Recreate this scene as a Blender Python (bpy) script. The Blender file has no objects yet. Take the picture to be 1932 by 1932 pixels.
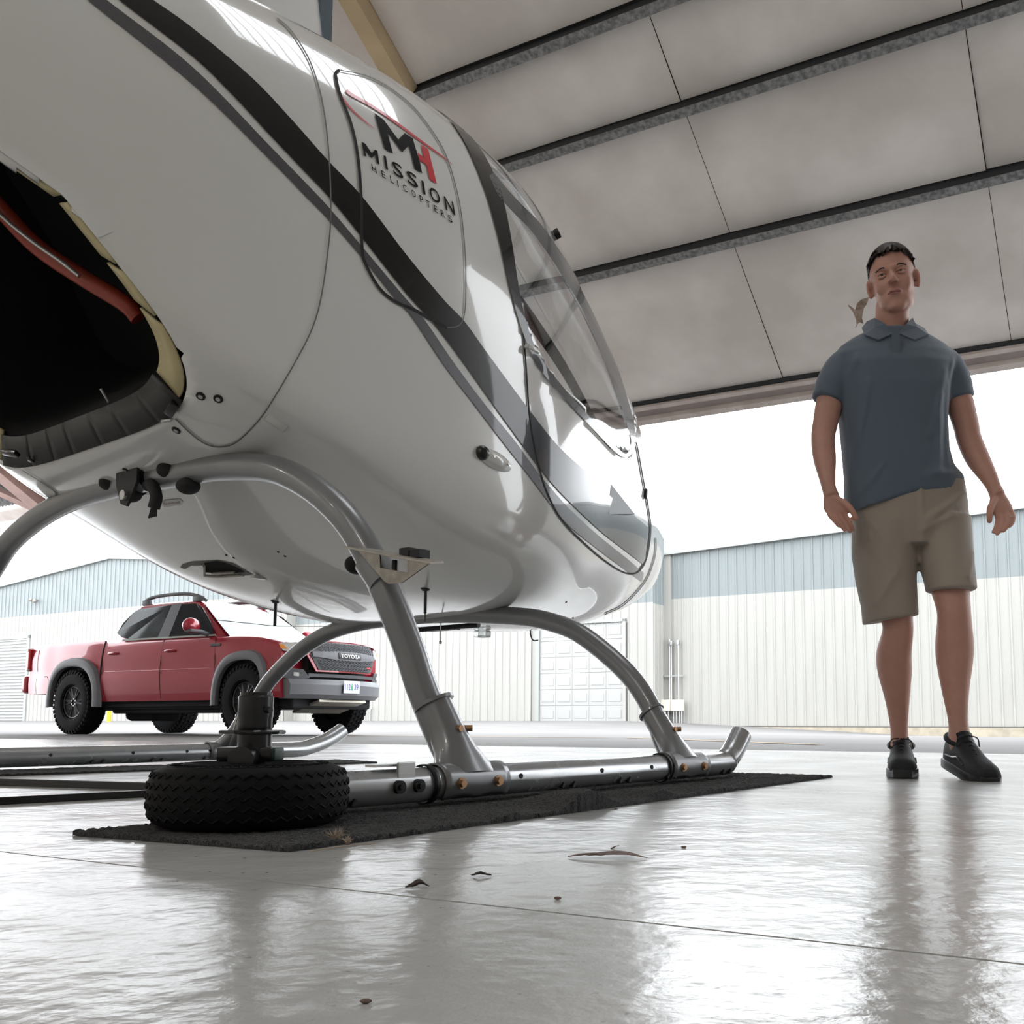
import bpy, bmesh, math, random
import numpy as np
from mathutils import Vector, Matrix, noise
from mathutils.bvhtree import BVHTree
random.seed(7)
PI = math.pi
scn = bpy.context.scene
COL = scn.collection

# ------------------------------------------------------------------ camera, sky, exposure
CAM_H = .18
PITCH = math.atan(187/1830)
cd = bpy.data.cameras.new('camera')
cd.sensor_width = 36; cd.sensor_fit = 'HORIZONTAL'
cd.lens = 36*1830/1932
cd.shift_x = -(1150-966)/1932
cd.shift_y = (1173-966)/1932
cd.clip_start = .02; cd.clip_end = 400
cam = bpy.data.objects.new('camera', cd); COL.objects.link(cam)
cam.location = (0, 0, CAM_H); cam.rotation_euler = (PI/2+PITCH, 0, 0)
scn.camera = cam

wd = bpy.data.worlds.new('overcast'); scn.world = wd; wd.use_nodes = True
bg = wd.node_tree.nodes['Background']
bg.inputs[0].default_value = (.93, .965, 1, 1); bg.inputs[1].default_value = 2.1
scn.view_settings.view_transform = 'Standard'
scn.view_settings.look = 'None'
scn.view_settings.exposure = 1.4
scn.view_settings.gamma = 1
scn.view_settings.use_curve_mapping = False
try:
    scn.cycles.use_denoising = True
    scn.cycles.max_bounces = 10
    scn.cycles.diffuse_bounces = 5
    scn.cycles.caustics_reflective = False
    scn.cycles.caustics_refractive = False
    scn.cycles.sample_clamp_indirect = 6
except Exception:
    pass

FILL_LAMPS = 1
def area_lamp(name, loc, rot, sx, sy, power, color=(1, 1, 1)):
    l = bpy.data.lights.new(name, 'AREA'); l.shape = 'RECTANGLE'; l.size = sx; l.size_y = sy
    l.energy = power; l.color = color
    o = bpy.data.objects.new(name, l); COL.objects.link(o); o.location = loc; o.rotation_euler = rot
    return o

# ------------------------------------------------------------------ helpers
def mat(name, col, rough=.5, metal=0., coat=0., spec=.5, noise_amt=0., noise_scale=5., bump=0., bump_scale=40.,
        stretch=(1, 1, 1), col2=None, trans=0., alpha=1., ior=1.45, sheen=0., detail=4., rough_amt=0., sss=0., bump_dist=.002):
    m = bpy.data.materials.new(name); m.use_nodes = True
    nt = m.node_tree; b = nt.nodes['Principled BSDF']
    b.inputs['Base Color'].default_value = (*col, 1)
    b.inputs['Roughness'].default_value = rough
    b.inputs['Metallic'].default_value = metal
    b.inputs['Coat Weight'].default_value = coat
    b.inputs['Coat Roughness'].default_value = .03
    b.inputs['Specular IOR Level'].default_value = spec
    b.inputs['Transmission Weight'].default_value = trans
    b.inputs['IOR'].default_value = ior
    b.inputs['Alpha'].default_value = alpha
    if sheen: b.inputs['Sheen Weight'].default_value = sheen
    if sss:
        b.inputs['Subsurface Weight'].default_value = sss
        b.inputs['Subsurface Radius'].default_value = (.02, .008, .005)
        b.inputs['Subsurface Scale'].default_value = 1.0
    tc = mp = None
    def coords():
        nonlocal tc, mp
        if mp is None:
            tc = nt.nodes.new('ShaderNodeTexCoord'); mp = nt.nodes.new('ShaderNodeMapping')
            mp.inputs['Scale'].default_value = stretch
            nt.links.new(tc.outputs['Object'], mp.inputs[0])
        return mp.outputs[0]
    if noise_amt or col2:
        n = nt.nodes.new('ShaderNodeTexNoise'); n.inputs['Scale'].default_value = noise_scale
        n.inputs['Detail'].default_value = detail
        nt.links.new(coords(), n.inputs[0])
        r = nt.nodes.new('ShaderNodeValToRGB')
        c2 = col2 or tuple(max(0, c*(1-noise_amt)) for c in col)
        r.color_ramp.elements[0].position = .35; r.color_ramp.elements[0].color = (*c2, 1)
        r.color_ramp.elements[1].position = .65; r.color_ramp.elements[1].color = (*col, 1)
        nt.links.new(n.outputs[0], r.inputs[0]); nt.links.new(r.outputs[0], b.inputs['Base Color'])
    if rough_amt:
        n3 = nt.nodes.new('ShaderNodeTexNoise'); n3.inputs['Scale'].default_value = noise_scale*1.7; n3.inputs['Detail'].default_value = 6
        nt.links.new(coords(), n3.inputs[0])
        mr = nt.nodes.new('ShaderNodeMapRange'); mr.inputs['To Min'].default_value = max(0, rough-rough_amt); mr.inputs['To Max'].default_value = rough+rough_amt
        nt.links.new(n3.outputs[0], mr.inputs[0]); nt.links.new(mr.outputs[0], b.inputs['Roughness'])
    if bump:
        n2 = nt.nodes.new('ShaderNodeTexNoise'); n2.inputs['Scale'].default_value = bump_scale
        n2.inputs['Detail'].default_value = 5
        nt.links.new(coords(), n2.inputs[0])
        bp = nt.nodes.new('ShaderNodeBump'); bp.inputs['Strength'].default_value = bump; bp.inputs['Distance'].default_value = bump_dist
        nt.links.new(n2.outputs[0], bp.inputs['Height']); nt.links.new(bp.outputs[0], b.inputs['Normal'])
    return m

def smooth(me, ang=40):
    me.polygons.foreach_set('use_smooth', [True]*len(me.polygons))
    try: me.set_sharp_from_angle(angle=math.radians(ang))
    except Exception: pass

def obj(name, bm, m=None, parent=None, sm=None, label=None, cat=None, group=None, kind=None, loc=None, rot=None):
    if isinstance(bm, bpy.types.Mesh): me = bm
    else:
        me = bpy.data.meshes.new(name)
        bmesh.ops.recalc_face_normals(bm, faces=bm.faces) if sm != 'keep' else None
        bm.to_mesh(me); bm.free()
    if m is not None:
        for mm in (m if isinstance(m, (list, tuple)) else [m]):
            if mm.name not in [x.name for x in me.materials if x]: me.materials.append(mm)
    if sm: smooth(me, 40 if sm is True or sm == 'keep' else sm)
    o = bpy.data.objects.new(name, me); COL.objects.link(o)
    if parent: o.parent = parent
    if loc is not None: o.location = loc
    if rot is not None: o.rotation_euler = rot
    tag(o, label, cat, group, kind)
    return o

def tag(o, label=None, cat=None, group=None, kind=None):
    if label: o['label'] = label
    if cat: o['category'] = cat
    if group: o['group'] = group
    if kind: o['kind'] = kind

def empty(name, loc=(0, 0, 0), rotz=0, parent=None, label=None, cat=None, group=None, kind=None):
    o = bpy.data.objects.new(name, None); COL.objects.link(o); o.location = loc; o.rotation_euler = (0, 0, rotz)
    o.empty_display_size = .1
    if parent: o.parent = parent
    tag(o, label, cat, group, kind)
    return o

def add_box(bm, c, s, M=None, bev=0):
    r = bmesh.ops.create_cube(bm, size=1)
    vs = r['verts']
    for v in vs: v.co = Vector((v.co.x*s[0]+c[0], v.co.y*s[1]+c[1], v.co.z*s[2]+c[2]))
    if bev:
        es = list({e for v in vs for e in v.link_edges})
        g = bmesh.ops.bevel(bm, geom=es, offset=bev, segments=2, affect='EDGES', profile=.5)
        vs = [v for v in g['verts']]
        vs = list({v for f in g['faces'] for v in f.verts} | set(vs))
        # collect whole island
        seen = set(vs); st = list(vs)
        while st:
            v = st.pop()
            for e in v.link_edges:
                w = e.other_vert(v)
                if w not in seen: seen.add(w); st.append(w)
        vs = list(seen)
    if M is not None:
        for v in vs: v.co = M @ v.co
    return vs

def box(c, s, M=None, bev=0):
    bm = bmesh.new(); add_box(bm, c, s, M, bev); return bm

def frame_from(a, b):
    a = Vector(a); b = Vector(b); z = (b-a).normalized()
    x = Vector((0, 0, 1)).cross(z) if abs(z.z) < .95 else Vector((1, 0, 0)).cross(z)
    x.normalize(); y = z.cross(x)
    M = Matrix((x, y, z)).transposed().to_4x4(); M.translation = a
    return M, (b-a).length

def add_cyl(bm, a, b, r1, r2=None, n=16, cap=True):
    r2 = r1 if r2 is None else r2
    M, L = frame_from(a, b)
    A = [bm.verts.new(M @ Vector((r1*math.cos(t*2*PI/n), r1*math.sin(t*2*PI/n), 0))) for t in range(n)]
    B = [bm.verts.new(M @ Vector((r2*math.cos(t*2*PI/n), r2*math.sin(t*2*PI/n), L))) for t in range(n)]
    for i in range(n): bm.faces.new((A[i], A[(i+1) % n], B[(i+1) % n], B[i]))
    if cap:
        bm.faces.new(A[::-1]); bm.faces.new(B)
    return A+B

def cyl(a, b, r1, r2=None, n=16, cap=True):
    bm = bmesh.new(); add_cyl(bm, a, b, r1, r2, n, cap); return bm

def crom(P, k=6, closed=False):
    P = [Vector(p) for p in P]; out = []
    n = len(P)
    rng = n if closed else n-1
    for i in range(rng):
        if closed: p0, p1, p2, p3 = P[(i-1) % n], P[i], P[(i+1) % n], P[(i+2) % n]
        else:
            p1, p2 = P[i], P[i+1]; p0 = P[i-1] if i else p1*2-p2; p3 = P[i+2] if i+2 < n else p2*2-p1
        for j in range(k):
            t = j/k
            out.append(.5*((2*p1)+(p2-p0)*t+(2*p0-5*p1+4*p2-p3)*t*t+(3*p1-p0-3*p2+p3)*t**3))
    if not closed: out.append(P[-1].copy())
    return out

def add_tube(bm, pts, rad, n=14, closed=False, cap=True, flat=1.):
    pts = [Vector(p) for p in pts]; m = len(pts)
    if not hasattr(rad, '__len__'): rad = [rad]*m
    tans = []
    for i in range(m):
        a = pts[(i-1) % m] if (i or closed) else pts[0]; b = pts[(i+1) % m] if (i < m-1 or closed) else pts[-1]
        tans.append((b-a).normalized())
    x = tans[0].orthogonal().normalized(); rings = []
    for i in range(m):
        t = tans[i]; x = (x-t*x.dot(t)).normalized(); y = t.cross(x)
        rings.append([bm.verts.new(pts[i]+(x*math.cos(k*2*PI/n)+y*math.sin(k*2*PI/n)*flat)*rad[i]) for k in range(n)])
    rr = m if closed else m-1
    for i in range(rr):
        A, B = rings[i], rings[(i+1) % m]
        off = 0
        if closed and i == m-1:
            off = min(range(n), key=lambda o: (A[0].co-B[o].co).length)
        for k in range(n): bm.faces.new((A[k], A[(k+1) % n], B[(k+1+off) % n], B[(k+off) % n]))
    if cap and not closed: bm.faces.new(rings[0][::-1]); bm.faces.new(rings[-1])
    return bm

def tube(pts, rad, n=14, closed=False, cap=True, k=0, flat=1.):
    bm = bmesh.new()
    if k: 
        if hasattr(rad, '__len__'):
            rad = [rad[min(len(rad)-1, i//k)]+(rad[min(len(rad)-1, i//k+1)]-rad[min(len(rad)-1, i//k)])*((i % k)/k) for i in range((len(pts)-1)*k+1)]
        pts = crom(pts, k, closed)
    return add_tube(bm, pts, rad, n, closed, cap, flat)

def add_loft(bm, rings, cap=True, closed=True):
    R = [[bm.verts.new(p) for p in r] for r in rings]
    n = len(R[0])
    for A, B in zip(R[:-1], R[1:]):
        for k in range(n if closed else n-1): bm.faces.new((A[k], A[(k+1) % n], B[(k+1) % n], B[k]))
    if cap and closed: bm.faces.new(R[0][::-1]); bm.faces.new(R[-1])
    return bm

def ell(c, rx, ry, n=24, p=2., ax=(1, 0, 0), ay=(0, 1, 0)):
    c = Vector(c); ax = Vector(ax); ay = Vector(ay); o = []
    for k in range(n):
        t = 2*PI*k/n; a, b = math.cos(t), math.sin(t)
        o.append(c+ax*rx*math.copysign(abs(a)**(2/p), a)+ay*ry*math.copysign(abs(b)**(2/p), b))
    return o

def add_ellipsoid(bm, c, r, M=None, u=20, v=14):
    g = bmesh.ops.create_uvsphere(bm, u_segments=u, v_segments=v, radius=1)
    for w in g['verts']:
        p = Vector((w.co.x*r[0], w.co.y*r[1], w.co.z*r[2]))
        if M is not None: p = M @ p
        w.co = p+Vector(c)
    return g['verts']

def prism(poly, y0, y1, axis='y'):
    """polygon in (x, z) extruded along y (or in (x, y) along z, or (y, z) along x)"""
    bm = bmesh.new()
    def P(a, b, d):
        return {'y': (a, d, b), 'z': (a, b, d), 'x': (d, a, b)}[axis]
    A = [bm.verts.new(P(a, b, y0)) for a, b in poly]; B = [bm.verts.new(P(a, b, y1)) for a, b in poly]
    n = len(poly)
    bm.faces.new(A[::-1]); bm.faces.new(B)
    for i in range(n): bm.faces.new((A[i], A[(i+1) % n], B[(i+1) % n], B[i]))
    return bm

def remesh(bm, voxel, it=4, fac=.5):
    me = bpy.data.meshes.new('tmp'); bmesh.ops.recalc_face_normals(bm, faces=bm.faces); bm.to_mesh(me); bm.free()
    o = bpy.data.objects.new('tmp', me); COL.objects.link(o)
    r = o.modifiers.new('r', 'REMESH'); r.mode = 'VOXEL'; r.voxel_size = voxel
    if it:
        s = o.modifiers.new('s', 'SMOOTH'); s.factor = fac; s.iterations = it
    dg = bpy.context.evaluated_depsgraph_get()
    out = bpy.data.meshes.new_from_object(o.evaluated_get(dg))
    bpy.data.objects.remove(o); bpy.data.meshes.remove(me)
    out.materials.clear()
    return out

def copy_tree(o, parent=None):
    c = o.copy(); COL.objects.link(c); c.parent = parent
    for ch in list(o.children): copy_tree(ch, c)
    return c

# ------------------------------------------------------------------ site axes: s = outward through the hangar door, u = along the door
UV = Vector((-.8790, .4767, .0083)); UH = Vector((-.8790, .4767, 0)).normalized()
SH = Vector((.4767, .8790, 0)).normalized()
ROTL = math.atan2(-.4767, .8790)
def su(s, u, z=0.): return SH*s+UH*u+Vector((0, 0, z))

# ------------------------------------------------------------------ materials
M = {}
M['white_paint'] = mat('white_paint', (.70, .70, .685), rough=.16, coat=1., bump=.05, bump_scale=7, bump_dist=.004)
M['gloss_black'] = mat('gloss_black', (.003, .003, .004), rough=.25, coat=.55, spec=.25)
M['grey_stripe'] = mat('grey_stripe', (.10, .10, .11), rough=.35, metal=.3, coat=.5, noise_amt=.2, noise_scale=300)
M['red_vinyl'] = mat('red_vinyl', (.62, .03, .05), rough=.3, coat=.5)
M['black_vinyl'] = mat('black_vinyl', (.004, .004, .004), rough=.55, spec=.15)
M['seam'] = mat('seam', (.02, .02, .02), rough=.8)
M['black_rubber'] = mat('black_rubber', (.012, .012, .013), rough=.75, noise_amt=.4, noise_scale=40, bump=.3, bump_scale=200)
M['tyre'] = mat('tyre_rubber', (.004, .004, .005), rough=.75, spec=.25, noise_amt=.3, noise_scale=30, bump=.2, bump_scale=300)
M['dark_inside'] = mat('dark_inside', (.003, .003, .004), rough=.9)
M['dark_metal'] = mat('dark_metal', (.02, .02, .022), rough=.45, metal=.6)
M['black_enamel'] = mat('black_enamel', (.004, .004, .005), rough=.3, coat=.3)
M['tube_grey'] = mat('tube_grey', (.22, .225, .235), rough=.32, metal=.35, coat=.3, noise_amt=.1, noise_scale=6)
M['skid_grey'] = mat('skid_grey', (.42, .43, .44), rough=.25, metal=.55, coat=.3, noise_amt=.12, noise_scale=12, rough_amt=.08)
M['steel'] = mat('steel', (.5, .5, .5), rough=.35, metal=.9)
M['worn_steel'] = mat('worn_steel', (.42, .39, .35), rough=.5, metal=.6, noise_amt=.25, noise_scale=40)
M['brass'] = mat('brass_bolt', (.42, .25, .14), rough=.4, metal=.8)
M['primer'] = mat('yellow_primer', (.58, .50, .28), rough=.5, noise_amt=.12, noise_scale=14)
M['red_pipe'] = mat('red_silicone', (.30, .04, .02), rough=.4)
M['glass'] = mat('acrylic', (.93, .95, .96), rough=.02, trans=1., ior=1.05, spec=.5, coat=1.)
M['clear_lens'] = mat('clear_lens', (.8, .85, .85), rough=.05, trans=.8, ior=1.3)
M['seat'] = mat('tan_leather', (.42, .33, .25), rough=.6)
M['blue_grey'] = mat('blue_grey_panel', (.10, .13, .15), rough=.35)
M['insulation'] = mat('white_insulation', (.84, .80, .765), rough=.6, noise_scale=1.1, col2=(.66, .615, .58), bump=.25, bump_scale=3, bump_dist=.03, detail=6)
M['galv'] = mat('galvanized', (.33, .33, .33), rough=.5, metal=.5, noise_scale=28, col2=(.14, .145, .15), detail=8)
M['dark_and_shade_steel'] = mat('dark_and_shade_steel', (.03, .032, .036), rough=.6, metal=.2)
M['header'] = mat('header_primer', (.42, .37, .35), rough=.55, noise_scale=3, col2=(.34, .30, .29))
M['header_light'] = mat('header_light', (.62, .56, .53), rough=.55, noise_scale=4, col2=(.52, .45, .42))
M['tan_beam'] = mat('tan_beam', (.62, .48, .30), rough=.6, noise_amt=.15, noise_scale=3)
M['rust_beam'] = mat('rust_beam', (.40, .27, .24), rough=.6, noise_amt=.2, noise_scale=5)
M['wall_in'] = mat('wall_insulation', (.80, .78, .75), rough=.7, noise_amt=.1, noise_scale=1)
M['cream'] = mat('cream_siding', (.355, .349, .325), rough=.5, noise_amt=.05, noise_scale=2, stretch=(1, 1, .15))
M['blue_siding'] = mat('blue_siding', (.20, .225, .228), rough=.45, noise_amt=.06, noise_scale=2, stretch=(1, 1, .15))
M['door_white'] = mat('door_white', (.35, .35, .34), rough=.5)
M['trim'] = mat('pale_trim', (.31, .325, .31), rough=.5)
M['kerb'] = mat('kerb_concrete', (.42, .37, .29), rough=.85, noise_amt=.25, noise_scale=4)

# ================================================================== FLOOR
flm = mat('epoxy_floor', (.42, .425, .42), rough=.2, coat=.35)
def floor_mat():
    m = bpy.data.materials.new('grey_epoxy_floor'); m.use_nodes = True; nt = m.node_tree; b = nt.nodes['Principled BSDF']
    tc = nt.nodes.new('ShaderNodeTexCoord')
    def nz(scale, det, st=(1, 1, 1)):
        mp = nt.nodes.new('ShaderNodeMapping'); mp.inputs['Scale'].default_value = st
        n = nt.nodes.new('ShaderNodeTexNoise'); n.inputs['Scale'].default_value = scale; n.inputs['Detail'].default_value = det
        nt.links.new(tc.outputs['Object'], mp.inputs[0]); nt.links.new(mp.outputs[0], n.inputs[0]); return n
    a = nz(1.5, 5); r = nt.nodes.new('ShaderNodeValToRGB')
    r.color_ramp.elements[0].position = .3; r.color_ramp.elements[0].color = (.40, .40, .395, 1)
    r.color_ramp.elements[1].position = .7; r.color_ramp.elements[1].color = (.50, .50, .49, 1)
    sp = nz(70, 3); r2 = nt.nodes.new('ShaderNodeValToRGB')
    r2.color_ramp.elements[0].position = .68; r2.color_ramp.elements[0].color = (1, 1, 1, 1)
    r2.color_ramp.elements[1].position = .76; r2.color_ramp.elements[1].color = (.45, .42, .40, 1)
    mx = nt.nodes.new('ShaderNodeMixRGB'); mx.blend_type = 'MULTIPLY'; mx.inputs[0].default_value = 1
    nt.links.new(a.outputs[0], r.inputs[0]); nt.links.new(sp.outputs[0], r2.inputs[0])
    nt.links.new(r.outputs[0], mx.inputs[1]); nt.links.new(r2.outputs[0], mx.inputs[2]); nt.links.new(mx.outputs[0], b.inputs['Base Color'])
    rn = nz(3, 6); mr = nt.nodes.new('ShaderNodeMapRange'); mr.inputs['To Min'].default_value = .10; mr.inputs['To Max'].default_value = .30
    nt.links.new(rn.outputs[0], mr.inputs[0]); nt.links.new(mr.outputs[0], b.inputs['Roughness'])
    b.inputs['Specular IOR Level'].default_value = .65
    b1 = nz(38, 5); b2 = nz(7, 3)
    ad = nt.nodes.new('ShaderNodeMath'); ad.operation = 'MULTIPLY_ADD'; ad.inputs[1].default_value = 3.5
    nt.links.new(b2.outputs[0], ad.inputs[0]); nt.links.new(b1.outputs[0], ad.inputs[2])
    bp = nt.nodes.new('ShaderNodeBump'); bp.inputs['Strength'].default_value = .55; bp.inputs['Distance'].default_value = .0022
    nt.links.new(ad.outputs[0], bp.inputs['Height']); nt.links.new(bp.outputs[0], b.inputs['Normal'])
    return m
M['floor'] = floor_mat()
M['asphalt'] = mat('asphalt', (.17, .163, .158), rough=.75, noise_scale=.8, col2=(.135, .13, .128), bump=.4, bump_scale=60, detail=10, stretch=(1, 1, 1))
M['concrete'] = mat('apron_concrete', (.52, .49, .44), rough=.55, noise_scale=2.2, col2=(.42, .39, .35), bump=.3, bump_scale=50, detail=8)

fl = empty('floor', kind='structure')
bm = box((0, 0, -.10), (24, 17, .10))
base = obj('floor_bed', prism([(v.x, v.y) for v in (su(-10, -11.5), su(-10, 17), su(5.75, 17), su(5.75, -11.5))], -.2, -.012, 'z'), M['seam'], fl)
def slab(s0, s1, u0, u1, parent, m, name='concrete_slab', z=0.):
    bm = prism([(v.x, v.y) for v in (su(s0, u0), su(s0, u1), su(s1, u1), su(s1, u0))], -.06+z, z, 'z')
    es = [e for e in bm.edges if e.verts[0].co.z > z-.001 and e.verts[1].co.z > z-.001]
    return obj(name, bm, m, parent)
sj = [-10, -5.3, .800, 5.75]
for a, b in zip(sj[:-1], sj[1:]):
    for c, d in ((-11.5, -5.6), (-5.6, 5.9), (5.9, 17)):
        slab(a+.0025, b-.0025, c+.0025, d-.0025, fl, M['floor'])
# asphalt outside, rising gently to the buildings on the left and falling on the right
def gz(s, u=20.):
    f = min(max((u-2.7)/(14-2.7), -.6), 1.); end = -.35+.53*f
    if s <= 12: return -.004
    return -.004+(end+.004)*min(1, (s-12)/14.8)**1.3
bm = bmesh.new(); rows = []
for s_ in (5.78, 9, 12, 14, 16, 18, 20, 22, 24, 26, 28, 34):
    rows.append([bm.verts.new(su(s_, u, gz(s_, u))) for u in (-40, -20, -8, -2, 0, 2.7, 5, 8, 11, 14, 20, 30, 50, 95)])
for A, B in zip(rows[:-1], rows[1:]):
    for k in range(13): bm.faces.new((A[k], A[k+1], B[k+1], B[k]))
asph = obj('asphalt_apron', bm, M['asphalt'], kind='structure')
# pale concrete strip outside the sill
bm = prism([(v.x, v.y) for v in (su(5.80, -30), su(5.80, 40), su(6.2, 40), su(6.2, -30))], -.05, .004, 'z')
# painted parking line
M['yellow_line'] = mat('faded_orange_line', (.55, .36, .16), rough=.7, noise_amt=.3, noise_scale=6)
bm = bmesh.new()
for a, b in (((0.2, 10.5), (1.6, 7.4)), ((-3.2, 12.0), (0.0, 10.6))):
    a = Vector((*a, 0)); b = Vector((*b, 0)); w = (b-a).normalized().cross(Vector((0, 0, 1)))*.05
    q = [a-w, a+w, b+w, b-w]; bm.faces.new([bm.verts.new(Vector((v.x, v.y, gz(v.dot(SH), v.dot(UH))+.006))) for v in q])
obj('line_marking', bm, M['yellow_line'], asph)

# ================================================================== CEILING: slanted door leaf with purlins and insulation sheets
P0 = Vector((.3114, 10.8831, 3.6)); VV = Vector((-.4057, -.7559, .5139)); NN = Vector((.2512, .4484, .8578))
def lf(u, v, n=0.): return P0+UV*u+VV*v+NN*n
ceil = empty('ceiling', kind='structure')
bays = [(.27, 1.93), (2.01, 3.19), (3.27, 4.02), (4.10, 6.1), (6.1, 8.6)]
SKY = (6.1, 8.45)      # roof light band in the last bay
ucuts = [-8.0, -6.26, -4.04, -1.82, .40, 2.62, 4.84, 7.06, 9.28, 11.05]
rnd = random.Random(3)
for bi, (v0, v1) in enumerate(bays):
    uc = ucuts if bi < 3 else [-13.1, -10.5, -8.0]+ucuts[1:] if bi == 3 else [-13.1, -10.5, -8.0, -6.26, -4.9, -3.0, -1.82]+ucuts[4:]
    for u0, u1 in zip(uc[:-1], uc[1:]):
        if u0 < -8.1 and bi == 3 and v0 < 4.5: v0 = 4.68
        elif bi == 3: v0 = bays[3][0]
        if v0 == SKY[0] and u0 == -4.9: continue
        bm = bmesh.new(); nu, nv = 10, 8; ph = rnd.random()*6; amp = .035+rnd.random()*.02
        g = [[None]*(nv+1) for _ in range(nu+1)]
        for i in range(nu+1):
            for j in range(nv+1):
                a, b = i/nu, j/nv
                sag = -amp*(math.sin(PI*a)**.5)*(math.sin(PI*b)**.6)
                wr = .006*math.sin(9*a+ph)*math.sin(PI*b) if bi < 2 else .003*math.sin(7*a+ph)
                edge = (1-min(1, a/.12))+(1-min(1, (1-a)/.12))
                wr += .010*edge*math.sin(a*60+ph)*(1-b)
                g[i][j] = bm.verts.new(lf(u0+(u1-u0)*a+.003*(1-2*a), v0+(v1-v0)*b, .03+sag+wr))
        for i in range(nu):
            for j in range(nv): bm.faces.new((g[i][j], g[i+1][j], g[i+1][j+1], g[i][j+1]))
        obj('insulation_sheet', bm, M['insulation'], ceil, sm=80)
# opaque roof skin behind the sheets, with the roof light left open
def skin(u0, u1, v0, v1):
    bm = bmesh.new(); bm.faces.new([bm.verts.new(lf(u, v, .06)) for u, v in ((u0, v0), (u1, v0), (u1, v1), (u0, v1))]); obj('roof_skin', bm, M['seam'], ceil)
skin(-8., 11.1, 0, SKY[0]); skin(-13.1, -8., 4.66, SKY[0]); skin(-13.1, -4.9, SKY[0], 8.6); skin(-3.0, 11.1, SKY[0], 8.6); skin(-4.9, -3.0, SKY[1], 8.6)
UVq = Matrix((UV, VV, NN)).transposed().to_4x4()
def lbox(name, u0, u1, v0, v1, n0, n1, m):
    bm = bmesh.new()
    Q = Matrix((UV, VV, NN)).transposed().to_4x4(); Q.translation = P0
    add_box(bm, ((u0+u1)/2, (v0+v1)/2, (n0+n1)/2), (abs(u1-u0), abs(v1-v0), abs(n1-n0)), Q)
    return obj(name, bm, m, ceil)
def purlin(v, ua=-8.0, ub=11.05):
    p = lbox('purlin', ua, ub, v+.065, v+.075, -.075, .04, M['dark_and_shade_steel'])  # shade on the inward-facing web is put into its near-black colour
    q = lbox('flange', ua, ub, v-.005, v+.075, -.081, -.075, M['galv']); q.parent = p
purlin(1.925); purlin(3.185); purlin(4.00)
# header at the bottom of the leaf: two flanges and a recessed web
h = lbox('door_header', -8.0, 11.1, .02, .23, .0, .02, M['header'])
for v0, v1, n0, n1, m in ((-.0, .07, -.07, .02, 'header_light'), (.185, .235, -.045, .02, 'header_light'), (.238, .27, -.01, .03, 'dark_and_shade_steel')):
    q = lbox('flange', -8.0, 11.1, v0, v1, n0, n1, M[m]); q.parent = h
b = lbox('rafter', .40, .56, 4.08, 8.5, -.13, .03, M['tan_beam'])
b = lbox('rafter', 10.95, 11.25, .1, 4.1, -.12, .03, M['rust_beam'])
b = lbox('rafter', -8.1, -7.8, .1, 4.1, -.12, .03, M['rust_beam'])
# brace and outer corrugated strip at the far left end of the leaf
bm = bmesh.new(); add_cyl(bm, lf(11.2, .12, -.06), lf(12.3, 1.5, -.06), .07, n=4); obj('brace', bm, M['rust_beam'], ceil)
bm = bmesh.new()
g = []
for i in range(61):
    u = 11.25+i*.05; g.append((bm.verts.new(lf(u, .25, .05+.03*(i % 2))), bm.verts.new(lf(u, 4.5, .05+.03*(i % 2)))))
for a, b in zip(g[:-1], g[1:]): bm.faces.new((a[0], b[0], b[1], a[1]))
obj('corrugated_sheet', bm, M['galv'], ceil)
lbox('rafter', 11.1, 14.3, -.0, .22, -.04, .1, M['header_light'])
for k in range(9): lbox('roof_light_bar', -4.9, -3.0, SKY[0]+.15+.25*k, SKY[0]+.18+.25*k, .0, .03, M['galv'])
# flat roof with an unseen slot added to let in fill light, and the walls behind the camera
top = lf(0, 8.6); sT = top.dot(SH); zT = top.z
strips = [(1.4, 2.0)]; ue = [-8.2]+[v for st in strips for v in st]+[16.3]
for k, (a_, b_) in enumerate(zip(ue[:-1], ue[1:])):
    for s0, s1 in ([(sT+.06, -10)] if k % 2 == 0 else [(sT+.06, -5.0), (-8.5, -10)]):
        bm = bmesh.new(); bm.faces.new([bm.verts.new(su(*q, zT)) for q in ((s0, a_), (s0, b_), (s1, b_), (s1, a_))]); obj('roof_sheet', bm, M['wall_in'], ceil)
def wallq(name, a, b, z0, z1, m='wall_in'):
    d = (b-a).normalized(); nrm = d.cross(Vector((0, 0, 1)))*.06
    bm = bmesh.new(); pts = [a-nrm, b-nrm, b+nrm, a+nrm]
    A = [bm.verts.new((p.x, p.y, z0)) for p in pts]; B = [bm.verts.new((p.x, p.y, z1)) for p in pts]
    bm.faces.new(A); bm.faces.new(B)
    for i in range(4): bm.faces.new((A[i], A[(i+1) % 4], B[(i+1) % 4], B[i]))
    obj(name, bm, M[m], kind='structure')
wallq('wall_back', su(-10, -8.2), su(-10, 16.3), 0, zT+.3)
wallq('wall_left', su(-10, 16.2), su(5.5, 16.2), 0, zT+.3)
wallq('wall_right', su(-10, -8.1), su(5.6, -8.1), 0, zT+.3)
wallq('wall_front', su(5.66, -8.2), su(5.66, -3.0), 0, 5.9)

for a_, b_ in ((-3.5, 6.5), (-7.5, 6.5), (-3.5, 12.5), (-7.5, 12.5), (-7.5, -.5)):  # unseen lamps added behind the camera to brighten the interior
    p_ = su(a_, b_, 7.6)
    area_lamp('fill_lamp', p_, (0, 0, ROTL), 1.3, .6, 50, (1, .95, .88))

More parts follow.
